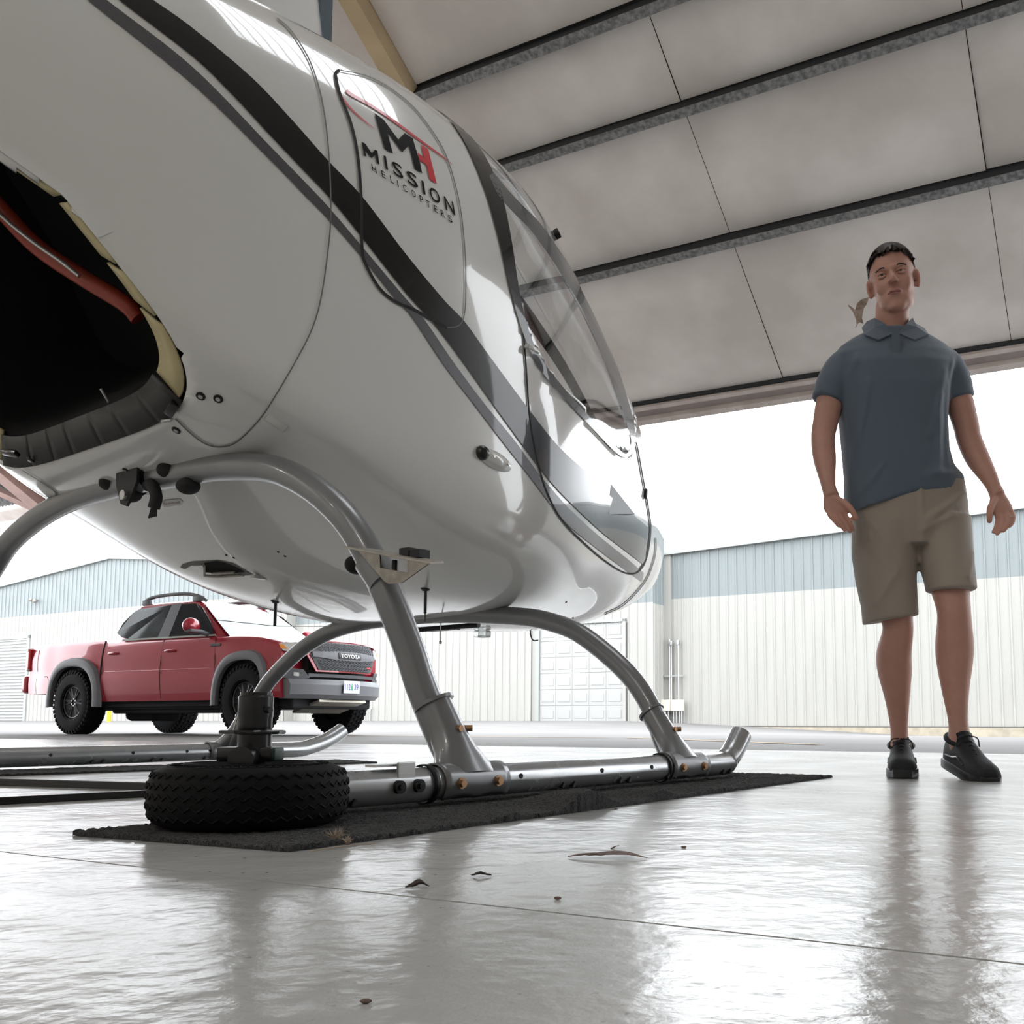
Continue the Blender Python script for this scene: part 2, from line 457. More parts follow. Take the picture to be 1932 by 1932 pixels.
# ================================================================== HELICOPTER (local frame: x forward, y to port, z up)
HTH = .6357; HX, HY = -.8322, 3.2678
heli = empty('helicopter', (HX, HY, 0), PI/2-HTH, label='white helicopter with black side stripe standing on grey skids inside the open hangar', cat='helicopter')
HM = Matrix.Translation((HX, HY, 0)) @ Matrix.Rotation(PI/2-HTH, 4, 'Z'); HMI = HM.inverted()
def cray(x, y):
    r = (x-1150)/1830; u = (1173-y)/1830
    return Vector((r, math.cos(PITCH)-u*math.sin(PITCH), math.sin(PITCH)+u*math.cos(PITCH)))
CO = Vector((0, 0, CAM_H)); HCO = HMI @ CO
def hray(x, y): return (HMI.to_3x3() @ cray(x, y)).normalized()
def hplane(x, y, Q, N):
    d = hray(x, y); t = (Vector(Q)-HCO).dot(Vector(N))/d.dot(Vector(N)); return HCO+d*t
def wplane(x, y, Q, N):
    d = cray(x, y); t = (Vector(Q)-CO).dot(Vector(N))/d.dot(Vector(N)); return CO+d*t

BXS = np.array([-1.9, -1.5, -1.2, -.9, -.6, -.2, .2, .6, 1.0, 1.3, 1.6, 1.76, 1.814])
BP = [[.214, .352, .504, .639, .708, .732, .716, .592, .457, .323, .171, .051],
      [1.449, 1.287, 1.075, .892, .766, .604, .534, .529, .566, .638, .756, .876],
      [2.07, 2.144, 2.187, 2.215, 2.223, 2.212, 2.137, 1.991, 1.761, 1.511, 1.246, 1.111],
      [1.61, 1.475, 1.297, 1.143, 1.055, 1.032, 1.018, 1.022, 1.006, 1.021, 1.014, 1.039],
      [4.149, 4.525, 4.859, 5.0, 5.0, 4.677, 3.97, 3.041, 2.339, 1.957, 1.88, 1.868],
      [2.603, 2.636, 2.669, 2.708, 2.761, 2.938, 3.041, 2.751, 2.612, 2.649, 2.702, 2.735]]
BP = [np.array(b) for b in BP]
def hcub(ys, x):
    xs = BXS; m = np.gradient(ys, xs); i = min(max(int(np.searchsorted(xs, x))-1, 0), len(xs)-2)
    h = xs[i+1]-xs[i]; t = (x-xs[i])/h
    return (2*t**3-3*t**2+1)*ys[i]+(t**3-2*t**2+t)*h*m[i]+(-2*t**3+3*t**2)*ys[i+1]+(t**3-t**2)*h*m[i+1]
_sec = {}
NF = 40
def section(x):
    k = round(x, 5)
    if k in _sec: return _sec[k]
    w, b, t, m, nl, nu = BP
    W = math.sqrt(max(hcub(np.append(w**2, 0), x), 1e-9)); up = math.sqrt(max(hcub(np.append((t-m)**2, 0), x), 1e-9))
    lo = math.sqrt(max(hcub(np.append((m-b)**2, 0), x), 1e-9)); Mz = hcub(np.append(m, 1.0816), x)
    NL = hcub(np.append(nl, 2), x); NU = hcub(np.append(nu, 2), x)
    quads = []
    for s, h, N in ((-1, lo, NL), (1, up, NU)):
        # polyline from (W, 0) to (0, h), uniform in arc length
        th = (np.linspace(0, 1, 240)**1.0)*PI/2
        c = np.cos(th)**(2/N); q = np.sin(th)**(2/N); yy = W*c; zz = h*q
        d = np.concatenate([[0], np.cumsum(np.hypot(np.diff(yy), np.diff(zz)))]); d /= d[-1]
        f = np.linspace(0, 1, NF+1); yy = np.interp(f, d, yy); zz = np.interp(f, d, zz)
        quads.append((yy, Mz+s*zz))
    _sec[k] = quads
    return quads
def S(x, q):
    """point on the hull: q 0 keel, 1 starboard widest, 2 roof centre, 3 port widest, 4 keel"""
    q %= 4; far = q > 2
    if far: q = 4-q
    lo, up = section(x)
    if q <= 1: yy, zz = lo; f = (1-q)*NF
    else: yy, zz = up; f = (q-1)*NF
    i = min(int(f), NF-1); t = f-i
    y = yy[i]*(1-t)+yy[i+1]*t; z = zz[i]*(1-t)+zz[i+1]*t
    return Vector((x, y if far else -y, z))
def inv(p):
    x = min(max(p.x, -1.89), 1.813); lo, up = section(x); y = abs(p.y)
    a = np.hypot(lo[0]-y, lo[1]-p.z); b = np.hypot(up[0]-y, up[1]-p.z)
    if a.min() < b.min(): q = 1-int(a.argmin())/NF
    else: q = 1+int(b.argmin())/NF
    return (x, q if p.y <= 0 else 4-q)
def xcut(z): return max(-1.47, float(np.interp(z, [.8, .9, 1.31, 1.42, 1.6], [-.84, -.92, -1.24, -1.50, -1.9])))

NX, NQ = 230, 232
xs_g = [-1.47+(1.812+1.47)*(1-(1-i/NX)**1.35) for i in range(NX+1)]
def build_full():
    bm = bmesh.new()
    g = [[bm.verts.new(S(x, 4*j/NQ)) for j in range(NQ)] for x in xs_g]
    for i in range(NX):
        for j in range(NQ): bm.faces.new((g[i][j], g[i+1][j], g[i+1][(j+1) % NQ], g[i][(j+1) % NQ]))
    return bm
fb = build_full(); bmesh.ops.recalc_face_normals(fb, faces=fb.faces)
hbvh = BVHTree.FromBMesh(fb); fb.free()
def hit(x, y, off=0.):
    d = hray(x, y); r = hbvh.ray_cast(HCO, d)
    if r[0] is None:
        # just outside the silhouette: nearest point of the hull to the ray
        best = None
        for k in range(1, 40):
            for dx, dy in ((-1, 0), (-1, 1), (-.7, .7), (0, 1), (-1, -.4)):
                r = hbvh.ray_cast(HCO, hray(x+dx*k, y+dy*k))
                if r[0] is not None: best = r; break
            if best: break
        if best is None: return None, None
        r = best
    n = r[1] if r[1].dot(d) < 0 else -r[1]
    return r[0]+n*off, n

FRAME = [(852, 226, 8), (880, 262, 16), (905, 305, 24), (928, 360, 28), (942, 410, 26), (955, 470, 22), (966, 530, 18), (977, 580, 14), (990, 625, 12),
         (1004, 660, 11), (1020, 690, 13), (1045, 722, 13), (1080, 762, 12), (1120, 805, 11), (1150, 838, 9), (1168, 855, 8), (1180, 860, 7), (1190, 850, 7), (1194, 836, 8)]
PILLAR = [(926, 330, 10), (948, 365, 20), (975, 395, 22), (1005, 425, 22), (1035, 465, 22), (1065, 510, 22), (1095, 560, 20), (1122, 615, 20), (1148, 675, 18), (1170, 740, 16), (1188, 800, 14), (1195, 835, 8)]
def q_of(p): return inv(hit(p[0], p[1])[0])
fr = [q_of(p) for p in FRAME]; pl = [q_of(p) for p in PILLAR]
win_poly = fr[3:]+pl[-2:0:-1]
ws_poly = [fr[0], fr[1], fr[2], fr[3]]+pl[1:]+[(1.05, 1.45), (1.25, 1.52), (1.42, 1.66), (1.52, 1.85), (1.55, 2.01), (fr[0][0], 2.01)]
def inpoly(P, x, q):
    c = False; n = len(P)
    for i in range(n):
        (x1, q1), (x2, q2) = P[i], P[(i+1) % n]
        if (q1 > q) != (q2 > q) and x < (x2-x1)*(q-q1)/(q2-q1)+x1: c = not c
    return c
def near_edge(P, x, q, sx, sq):
    best = (9, None); n = len(P)
    for i in range(n):
        a, b = P[i], P[(i+1) % n]
        ax, ay, bx, by = a[0]/sx, a[1]/sq, b[0]/sx, b[1]/sq; px, py = x/sx, q/sq
        dx, dy = bx-ax, by-ay; L = dx*dx+dy*dy
        if L < 1e-12: continue
        t = max(0, min(1, ((px-ax)*dx+(py-ay)*dy)/L)); cx, cy = ax+t*dx, ay+t*dy
        d = math.hypot(px-cx, py-cy)
        if d < best[0]: best = (d, (cx*sx, cy*sq))
    return best
bms = {k: bmesh.new() for k in ('hull', 'side', 'side2', 'wind')}
par = {}
for i, x in enumerate(xs_g):
    sx = xs_g[min(i+1, NX)]-xs_g[max(i-1, 0)]; sx = sx/2 if 0 < i < NX else sx
    for j in range(NQ):
        q = 4*j/NQ; far = q > 2; qq = 4-q if far else q; xx = x
        for P in (win_poly, ws_poly):
            if -.5 < x < 1.7 and .8 < qq <= 2:
                d, c = near_edge(P, x, qq, sx, 4/NQ)
                if d < .52 and not (c[1] > 1.99): xx, qq = c; break
        if x < -.75 and i > 0 and S(x, qq).z < 1.29:
            sq = 4/NQ
            for _ in range(4):
                def ff(X, Q_): X = max(-1.4699, X); return X-xcut(S(X, Q_).z)
                f0 = ff(xx, qq)
                if f0 > .2 or -1.4699 >= xcut(S(xx, qq).z): break
                fx = (ff(xx+.002, qq)-f0)/.002*sx; fq = (ff(xx, qq+.003)-f0)/.003*sq; g2 = fx*fx+fq*fq
                if g2 < 1e-12 or abs(f0)/math.sqrt(g2) > .56: break
                xx -= f0*fx/g2*sx; qq -= f0*fq/g2*sq; xx = max(-1.4699, xx); qq = min(max(qq, 0), 2)
        par[i, j] = (xx, 4-qq if far else qq)
vmap = {k: {} for k in bms}
def gv(k, i, j):
    d = vmap[k]
    if (i, j) not in d:
        x, q = par[i, j]; d[i, j] = bms[k].verts.new(S(x, q))
    return d[i, j]
for i in range(NX):
    for j in range(NQ):
        ks = ((i, j), (i+1, j), (i+1, (j+1) % NQ), (i, (j+1) % NQ))
        P = [par[k] for k in ks]; qs = [p[1] for p in P]
        if max(qs)-min(qs) > 2: qs = [q+4 if q < 1 else q for q in qs]
        cx = sum(p[0] for p in P)/4; cq = (sum(qs)/4) % 4; c = S(cx, cq)
        if cx < -1.1 and c.z > 1.30: cx = (xs_g[i]+xs_g[i+1])/2; cq = (4*(j+.5)/NQ) % 4; c = S(cx, cq)
        if cx < xcut(c.z)-1e-4: continue
        far = cq > 2; qq = 4-cq if far else cq
        key = 'hull'
        if inpoly(win_poly, cx, qq): key = 'side2' if far else 'side'
        elif inpoly(ws_poly, cx, qq): key = 'wind'
        f = bms[key].faces.new([gv(key, *k) for k in ks])
for k in bms: bmesh.ops.recalc_face_normals(bms[k], faces=bms[k].faces)
# the shell has thickness so that the window cuts and the cowl edge show an edge
hull = obj('fuselage', bms['hull'], [M['white_paint'], M['dark_inside']], heli, sm=60)
sd = hull.modifiers.new('t', 'SOLIDIFY'); sd.thickness = .012; sd.offset = -1; sd.material_offset = 0
for k, nm, lb in (('side', 'side_window', 'clear starboard door window'), ('side2', 'side_window', None), ('wind', 'windshield', None)):
    o = obj(nm, bms[k], M['glass'], heli, sm=60)
    if lb: o['label'] = lb
    sd = o.modifiers.new('t', 'SOLIDIFY'); sd.thickness = .004; sd.offset = -1

def strip_px(name, L, R, m, across=3, step=7, off=.0016, parent=None, label=None, port=True):
    """decal between two picked edge curves, laid on the hull surface; the same decal mirrored on the port side"""
    n = max(6, int(sum(math.dist(a[:2], b[:2]) for a, b in zip(L[:-1], L[1:]))/step))
    def rs(C):
        C = crom([Vector((c[0], c[1], 0)) for c in C], 8); d = [0]
        for a, b in zip(C[:-1], C[1:]): d.append(d[-1]+(b-a).length)
        o = []
        for i in range(n+1):
            t = d[-1]*i/n; o.append((float(np.interp(t, d, [c.x for c in C])), float(np.interp(t, d, [c.y for c in C]))))
        return o
    A, B = rs(L), rs(R); bm = bmesh.new(); rows = []
    for a, b in zip(A, B):
        row = []
        for k in range(across+1):
            t = k/across; p, nn = hit(a[0]*(1-t)+b[0]*t, a[1]*(1-t)+b[1]*t, off); row.append(p)
        rows.append(row)
    out = None
    for sgn in ((1, -1) if port else (1,)):
        bm = bmesh.new()
        g = [[bm.verts.new(Vector((p.x, p.y*sgn, p.z))) for p in row] for row in rows]
        for i in range(n):
            for k in range(across):
                if max((g[i][k].co-g[i+1][k].co).length, (g[i][k].co-g[i][k+1].co).length) < .3:
                    bm.faces.new((g[i][k], g[i+1][k], g[i+1][k+1], g[i][k+1]))
        o = obj(name, bm, m, parent or heli, sm=60, label=label); out = out or o
    return out
def line_px(name, C, m, step=7, off=.0036, closed=False, label=None, port=True, w=None, across=2):
    C = [(c[0], c[1], c[2] if len(c) > 2 else w) for c in C]
    K = crom([Vector(c) for c in C], 6, closed)
    L, R = [], []
    for i, p in enumerate(K):
        a = K[max(0, i-1)]; b = K[min(len(K)-1, i+1)]; t = Vector((b.x-a.x, b.y-a.y, 0)).normalized(); nn = Vector((-t.y, t.x, 0))*max(p.z, .3)/2
        L.append((p.x+nn.x, p.y+nn.y)); R.append((p.x-nn.x, p.y-nn.y))
    bm = bmesh.new(); rows = []
    for a, b in zip(L, R):
        rows.append([hit(a[0]*(1-k/across)+b[0]*k/across, a[1]*(1-k/across)+b[1]*k/across, off)[0] for k in range(across+1)])
    out = None
    for sgn in ((1, -1) if port else (1,)):
        bm = bmesh.new()
        g = [[bm.verts.new(Vector((p.x, p.y*sgn, p.z))) for p in row] for row in rows]
        for i in range(len(g)-1):
            for k in range(across):
                if (g[i][k].co-g[i+1][k].co).length < .3: bm.faces.new((g[i][k], g[i+1][k], g[i+1][k+1], g[i][k+1]))
        o = obj(name, bm, m, heli, sm=60, label=label); out = out or o
    return out

BU = [(286, 0), (362, 54), (471, 145), (545, 222), (616, 302), (683, 373), (763, 478), (835, 565), (875, 607), (919, 668), (984, 756), (1049, 839), (1107, 893), (1151, 937), (1187, 966), (1205, 981), (1222, 995)]
BL = [(222, 0), (362, 107), (435, 177), (507, 254), (565, 315), (620, 373), (680, 446), (763, 551), (817, 611), (872, 683), (926, 759), (995, 854), (1035, 906), (1071, 945), (1129, 1000), (1180, 1040), (1215, 1067)]
GU = [(199, 0), (362, 127), (507, 275), (580, 350), (622, 395), (683, 467), (763, 562), (797, 600), (854, 683), (908, 756), (970, 832), (1009, 886), (1038, 921), (1071, 958), (1125, 1008), (1180, 1052), (1214, 1081)]
GL = [(163, 0), (362, 159), (507, 300), (580, 375), (622, 418), (681, 485), (745, 565), (777, 600), (835, 687), (890, 759), (948, 835), (991, 890), (1035, 948), (1071, 991), (1125, 1035), (1180, 1076), (1210, 1098)]
strip_px('black_stripe', BU, BL, M['gloss_black'], across=12, step=6, off=.0032, label='wide black stripe along the hull')
strip_px('grey_stripe', GU, GL, M['grey_stripe'], across=5, step=6, off=.0028, label='thin dark grey stripe below the black one')
M['pillar'] = mat('pillar_grey', (.09, .095, .10), rough=.25, coat=.6)
line_px('window_frame', FRAME, M['gloss_black'], off=.004, across=5, label='black window frame')
line_px('door_pillar', PILLAR, M['pillar'], off=.004, across=4, label='dark grey pillar between door window and windshield')
SEAM1 = [(522, 36), (548, 60), (580, 110), (600, 165), (612, 225), (620, 305), (623, 400), (618, 470), (605, 560), (588, 620), (558, 680), (520, 745), (490, 790), (450, 830), (420, 841), (390, 836), (360, 815), (332, 788)]
M['seam_grey'] = mat('seam_grey', (.16, .16, .155), rough=.6)
line_px('hull_seam', SEAM1, M['seam_grey'], w=2.6)
PAN1 = [(640, 134), (633, 138), (633, 150), (641, 182), (660, 232), (673, 290), (680, 370), (682, 470), (690, 502), (715, 545), (745, 570), (780, 585), (815, 605), (842, 619)]
line_px('access_door_gasket', [(x, y, 5.5) for x, y in PAN1], M['seam'], label='black rubber gasket of the access door')
PAN2 = [(842, 619), (862, 616), (873, 600), (877, 560), (876, 480), (868, 400), (855, 340), (838, 290), (815, 250), (780, 205), (735, 168), (690, 145), (640, 134)]
line_px('access_door_edge', PAN2, M['seam_grey'], w=2.0)
DOOR = [(957, 515), (975, 580), (985, 625), (990, 680), (997, 780), (1008, 850), (1025, 915), (1045, 960), (1062, 985), (1085, 1010), (1130, 1050), (1168, 1076), (1190, 1082), (1206, 1075), (1219, 1050), (1226, 1000), (1222, 960), (1211, 900), (1202, 850), (1197, 830)]
line_px('door_seam', DOOR, M['seam'], w=3.0)
line_px('hull_seam', [(1236, 1015), (1236, 1040), (1230, 1065), (1219, 1092), (1200, 1117), (1172, 1143), (1140, 1158)], M['seam_grey'], w=2.)
M['belly_line'] = M['seam_grey']
# nose tip cap beyond the seam is plain white; roof line band at the top of the windshield
bm = bmesh.new(); g = []
for j in range(41):
    q = fr[0][1]+(4-2*fr[0][1])*j/40
    row = []
    for dx in (-.02, 0, .03):
        p = S(fr[0][0]+dx, q); n = (p-Vector((p.x, 0, 1.3))).normalized(); row.append(bm.verts.new(p+n*.004))
    g.append(row)
for a, b in zip(g[:-1], g[1:]):
    for k in range(2): bm.faces.new((a[k], a[k+1], b[k+1], b[k]))
obj('window_frame', bm, M['gloss_black'], heli, sm=60)
bm = bmesh.new(); g = []
for i in range(41):
    x = fr[0][0]+(1.55-fr[0][0])*i/40; g.append([bm.verts.new(S(x, 2+d)+Vector((0, 0, .004))) for d in (-.03, 0, .03)])
for a, b in zip(g[:-1], g[1:]):
    for k in range(2): bm.faces.new((a[k], a[k+1], b[k+1], b[k]))
obj('centre_post', bm, M['pillar'], heli, sm=60)

# red swooshes, logo and lettering on the access door
line_px('red_line', [(652, 172, 6), (664, 181, 6), (700, 201, 5), (740, 228, 4.5), (790, 265, 3.5), (825, 290, 2.5), (842, 303, 1.5), (852, 312, .6)], M['red_vinyl'], off=.003, port=False)
line_px('red_line', [(637, 172, 5), (645, 186, 4), (662, 207, 3), (685, 228, 2), (706, 244, .5)], M['red_vinyl'], off=.003, port=False)
def zz(p): return (660+p[0]/6.04, 130+p[1]/6.04)
def poly_px(name, P, m, off=.003, label=None, sub=2):
    bm = bmesh.new(); f = bm.faces.new([bm.verts.new((*p, 0)) for p in P]); f.normal_update()
    bmesh.ops.triangulate(bm, faces=bm.faces)
    bmesh.ops.subdivide_edges(bm, edges=bm.edges, cuts=sub, use_grid_fill=True)
    for v in bm.verts: v.co = hit(v.co.x, v.co.y, off)[0]
    return obj(name, bm, m, heli, label=label)
poly_px('logo_letter', [zz(p) for p in [(275, 512), (378, 585), (545, 812), (618, 740), (712, 800), (746, 925), (752, 935), (782, 1058), (792, 1064), (818, 1198), (733, 1145), (668, 880), (590, 955), (420, 720), (485, 975), (390, 915)]], M['black_vinyl'], label='large black letter M of the logo')
poly_px('logo_letter', [zz(p) for p in [(806, 870), (888, 925), (984, 1318), (903, 1262), (868, 1100), (785, 1045), (765, 960), (838, 1018)]], M['red_vinyl'], label='red letter H of the logo')
def text_mesh(s, size=1., bold=0.):
    c = bpy.data.curves.new('t', 'FONT'); c.body = s; c.size = size; c.resolution_u = 3; c.offset = bold
    o = bpy.data.objects.new('t', c); COL.objects.link(o)
    dg = bpy.context.evaluated_depsgraph_get(); dg.update()
    me = bpy.data.meshes.new_from_object(o.evaluated_get(dg)); bpy.data.objects.remove(o); bpy.data.curves.remove(c)
    bm = bmesh.new(); bm.from_mesh(me); bpy.data.meshes.remove(me)
    bm.normal_update(); bmesh.ops.triangulate(bm, faces=bm.faces)
    xs = [v.co.x for v in bm.verts]; ys = [v.co.y for v in bm.verts]
    return bm, min(xs), max(xs), min(ys), max(ys)
def letters(name, items, up, m):
    out = bmesh.new()
    for ch, a, b in items:
        bm, x0, x1, y0, y1 = text_mesh(ch, 1., .01)
        vs = {}
        for v in bm.verts:
            t = (v.co.x-x0)/(x1-x0); h = (v.co.y-y0)/(y1-y0)
            X = a[0]+(b[0]-a[0])*t+up[0]*h; Y = a[1]+(b[1]-a[1])*t+up[1]*h
            vs[v] = out.verts.new(hit(*zz((X, Y)), .003)[0])
        for f in bm.faces: out.faces.new([vs[v] for v in f.verts])
        bm.free()
    return obj(name, out, m, heli)
poly_px('lettering', [zz(p) for p in [(130, 838), (168, 858), (245, 968), (282, 925), (308, 942), (332, 1100), (303, 1084), (286, 985), (240, 1024), (165, 925), (183, 1010), (155, 998)]], M['black_vinyl'])
letters('lettering', [('I', (402, 1148), (430, 1163)), ('S', (492, 1200), (610, 1275)), ('S', (658, 1305), (778, 1382)), ('I', (832, 1432), (858, 1445)),
        ('O', (915, 1492), (1032, 1560)), ('N', (1088, 1610), (1195, 1680))], (-25, -158), M['black_vinyl'])['label'] = 'black letters of the word MISSION under the logo'
letters('lettering', [('H', (250, 1165), (303, 1203)), ('E', (362, 1235), (405, 1264)), ('L', (460, 1296), (498, 1320)), ('I', (541, 1350), (552, 1358)), ('C', (607, 1390), (652, 1420)), ('O', (702, 1452), (750, 1484)),
        ('P', (797, 1518), (838, 1545)), ('T', (872, 1572), (918, 1600)), ('E', (960, 1628), (1000, 1656)), ('R', (1040, 1682), (1082, 1710)), ('S', (1122, 1738), (1165, 1768))], (-15, -80), M['black_vinyl'])['label'] = 'small black word HELICOPTERS'

# cowl opening: rim loop, yellow primer ring pieces, black interior, red pipe, rubber seal
raw = []
for j in range(0, 480):
    q = 4*j/480; lo_ = None
    for x_ in np.arange(-.6, -1.4699, -.01):
        if x_ < xcut(S(x_, q).z): lo_, hi_ = x_, x_+.01; break
    if lo_ is None: raw.append(S(-1.4699, q)); continue
    for _ in range(30):
        m_ = (lo_+hi_)/2
        if m_ < xcut(S(m_, q).z): lo_ = m_
        else: hi_ = m_
    raw.append(S(hi_, q))
raw.append(raw[0]); cum = [0]
for p_, q_ in zip(raw[:-1], raw[1:]): cum.append(cum[-1]+(q_-p_).length)
loop = []
for j in range(200):
    t = cum[-1]*j/200; loop.append(Vector([float(np.interp(t, cum, [p_[c_] for p_ in raw])) for c_ in range(3)]))
axis = Vector((1, 0, .75)).normalized()   # runs in through the opening
cen = sum(loop, Vector())/len(loop)
fwd = Vector((.8, 0, .6))
def inner(f, d): return [cen+(p-cen)*f+fwd*d for p in loop]
r0, r1, r2 = inner(.985, .004), inner(.86, .02), inner(.86, .35)
nl = len(loop)
def ring_piece(name, a, b, A, B, m, C=None):
    bm = bmesh.new(); rows = []
    for k in range(a, b+1):
        k %= nl; row = [A[k], B[k]]
        if C: row.append(C[k])
        rows.append([bm.verts.new(p) for p in row])
    for x, y in zip(rows[:-1], rows[1:]):
        for c in range(len(x)-1): bm.faces.new((x[c], x[c+1], y[c+1], y[c]))
    o = obj(name, bm, m, heli, sm=60); s = o.modifiers.new('t', 'SOLIDIFY'); s.thickness = .006
    return o
cuts = [22, 32, 38, 46, 58, 68, 80, 100, 120, 132, 142, 154, 162, 170, 178]
for a, b in zip(cuts[:-1], cuts[1:]): ring_piece('cowl_ring_piece', a, b-1, r0, r1, M['primer'])
M['seal'] = mat('rubber_seal', (.022, .022, .022), rough=.55, bump=.3, bump_scale=60)
sc = [178, 185, 191, 196, 203, 209, 216, 222]
for a, b in zip(sc[:-1], sc[1:]): ring_piece('seal_piece', a, b-0, inner(1.0, -.006), inner(.86, .0), M['seal'])
bm = bmesh.new(); A = [[bm.verts.new(p) for p in r] for r in (inner(.985, .014), inner(.87, .03), inner(.85, .12), inner(.8, .45))]
for a, b in zip(A[:-1], A[1:]):
    for k in range(nl): bm.faces.new((a[k], a[(k+1) % nl], b[(k+1) % nl], b[k]))
bm.faces.new(A[-1])
obj('cowl_interior', bm, M['dark_inside'], heli, sm=60, label='black inside of the cowl opening')
bm = bmesh.new(); g = []
for p_ in [p__ for p__ in loop if p__.z > 1.22 and p__.y < 0]:
    x_, q_ = inv(p_); qq_ = 4-q_ if q_ > 2 else q_
    d_ = .045*min(1, max(0, (qq_-.5)/.3)) if p_.z < 1.6 else 0
    xx_ = x_+.026
    a_ = p_+(p_-cen).normalized()*.0022; b2 = S(x_+.026, (qq_+d_) if q_ <= 2 else 4-(qq_+d_)); g.append([bm.verts.new(a_-axis*.003), bm.verts.new(a_), bm.verts.new(b2+(b2-Vector((b2.x, 0, 1.4))).normalized()*.0016)])
for a_, b_ in zip(g[:-1], g[1:]):
    for k in range(2): bm.faces.new((a_[k], a_[k+1], b_[k+1], b_[k]))
obj('cowl_lip', bm, M['white_paint'], heli, sm=60)
pc = [hplane(x, y, cen+fwd*.10, axis) for x, y in ((-90, 290), (0, 392), (70, 465), (150, 520), (235, 572), (262, 600))]
obj('hose', tube(pc, .022, 12, k=5), M['red_pipe'], heli, label='dark red hose inside the cowl opening', sm=True)
pc = [hplane(x, y, cen+fwd*.07, axis) for x, y in ((-60, 340), (0, 405), (60, 455), (110, 490), (150, 521))]
obj('pipe', tube(pc, .005, 8, k=3), M['steel'], heli, sm=True)
pc = [hplane(x, y, cen+fwd*.05, axis) for x, y in ((190, 733), (204, 756), (212, 775))]
obj('pin', tube(pc, .004, 8), M['steel'], heli, sm=True)
# bulkhead above the opening and the tail boom
bm = bmesh.new(); sec = [S(-1.47, 4*j/96) for j in range(96)]; sec = [p for p in sec if p.z > 1.6]
bm.faces.new([bm.verts.new(p) for p in sec]); obj('bulkhead', bm, M['white_paint'], heli)
bm = bmesh.new(); rings = []
for i in range(13):
    t = i/12; x = -1.2-4.3*t; r = .235*(1-t)**.8*.62+.09
    rings.append([Vector((x, r*math.cos(a*2*PI/28), 1.90+.1*t+r*math.sin(a*2*PI/28))) for a in range(28)])
add_loft(bm, rings); obj('tail_boom', bm, M['white_paint'], heli, sm=True)
# mast fairing on the roof
bm = bmesh.new(); rings = []
for z, x0, x1, w in ((2.12, -1.05, -.02, .16), (2.2, -.96, -.14, .125), (2.32, -.90, -.22, .105), (2.6, -.86, -.27, .095), (3.0, -.80, -.31, .085), (3.06, -.76, -.36, .05)):
    rings.append([Vector(((x0+x1)/2+(x1-x0)/2*math.cos(a*2*PI/32), w*math.sin(a*2*PI/32), z)) for a in range(32)])
add_loft(bm, rings); obj('mast_fairing', bm, M['white_paint'], heli, sm=True)
obj('fairing_panel', box((-.235, 0, 2.62), (.05, .02, .72)), M['blue_grey'], heli)
# seats and console seen through the glass
for y in (-.27, .27):
    bm = bmesh.new(); add_box(bm, (.42, y, .98), (.5, .42, .14), None, .04); add_box(bm, (.16, y, 1.28), (.12, .42, .62), Matrix.Rotation(-.1, 4, 'Y'), .04)
    obj('seat', bm, M['seat'], heli, sm=True)
bm = bmesh.new(); add_box(bm, (1.1, 0, 1.08), (.22, .42, .34), None, .04); obj('instrument_console', bm, M['dark_metal'], heli, sm=True)
bm = bmesh.new(); add_box(bm, (.1, 0, .80), (1.3, .8, .03)); obj('cabin_floor', bm, M['dark_metal'], heli)
bm = bmesh.new(); add_box(bm, (-.28, 0, 1.45), (.03, 1.1, 1.1)); obj('cabin_bulkhead', bm, M['seat'], heli)

# ---------------- skids and cross tubes
TR = .035
def skid(sy, x0, tag_):
    pts = [(x0, sy, .052), (.1, sy, .052), (.44, sy, .052)]+[(.44+.13*t, sy, .052+.085*t**1.7) for t in (.3, .6, 1.0)]
    s = -1 if sy < 0 else 1
    if s > 0: pts = [(x0, sy, .052), (.3, sy, .052), (.55, sy, .052), (.62, sy, .060), (.70, sy, .082), (.76, sy, .108), (.81, sy, .136)]
    o = obj('skid_tube', tube(pts, TR, 24, k=6), M['skid_grey'], heli, sm=True, label=tag_)
    return o
sk1 = skid(-1.1245, -1.25, 'starboard skid tube with upturned front tip')
sk2 = skid(1.1245, -1.6, 'port skid tube with upturned front tip')
REAR = [(-.642, -1.10, .089), (-.652, -1.072, .134), (-.672, -1.022, .25), (-.687, -.990, .345), (-.715, -.934, .484), (-.737, -.862, .608), (-.751, -.775, .690), (-.762, -.677, .750), (-.770, -.573, .790), (-.775, -.417, .818), (-.778, -.264, .832), (-.779, -.122, .838), (-.781, .061, .848),
        (-.783, .32, .850), (-.780, .513, .838), (-.775, .691, .810), (-.772, .85, .765), (-.775, .95, .70), (-.785, 1.04, .60), (-.79, 1.095, .42), (-.78, 1.118, .12)]
rt = obj('rear_cross_tube', tube(REAR, .0345, 24, k=4), M['tube_grey'], heli, sm=True, label='grey arched rear cross tube')
FRONT = [(.219, -1.108, .06), (.219, -1.066, .119), (.219, -1.035, .198), (.219, -.968, .292), (.219, -.877, .371), (.219, -.754, .451), (.219, -.654, .488), (.219, -.551, .512), (.219, -.39, .530), (.219, -.191, .546), (.219, -.004, .552), (.219, .226, .548),
         (.219, .41, .530), (.219, .538, .500), (.219, .669, .448), (.219, .832, .351), (.219, .925, .262), (.219, 1.10, .065)]
ft = obj('front_cross_tube', tube(FRONT, .030, 24, k=4), M['tube_grey'], heli, sm=True, label='grey arched front cross tube')
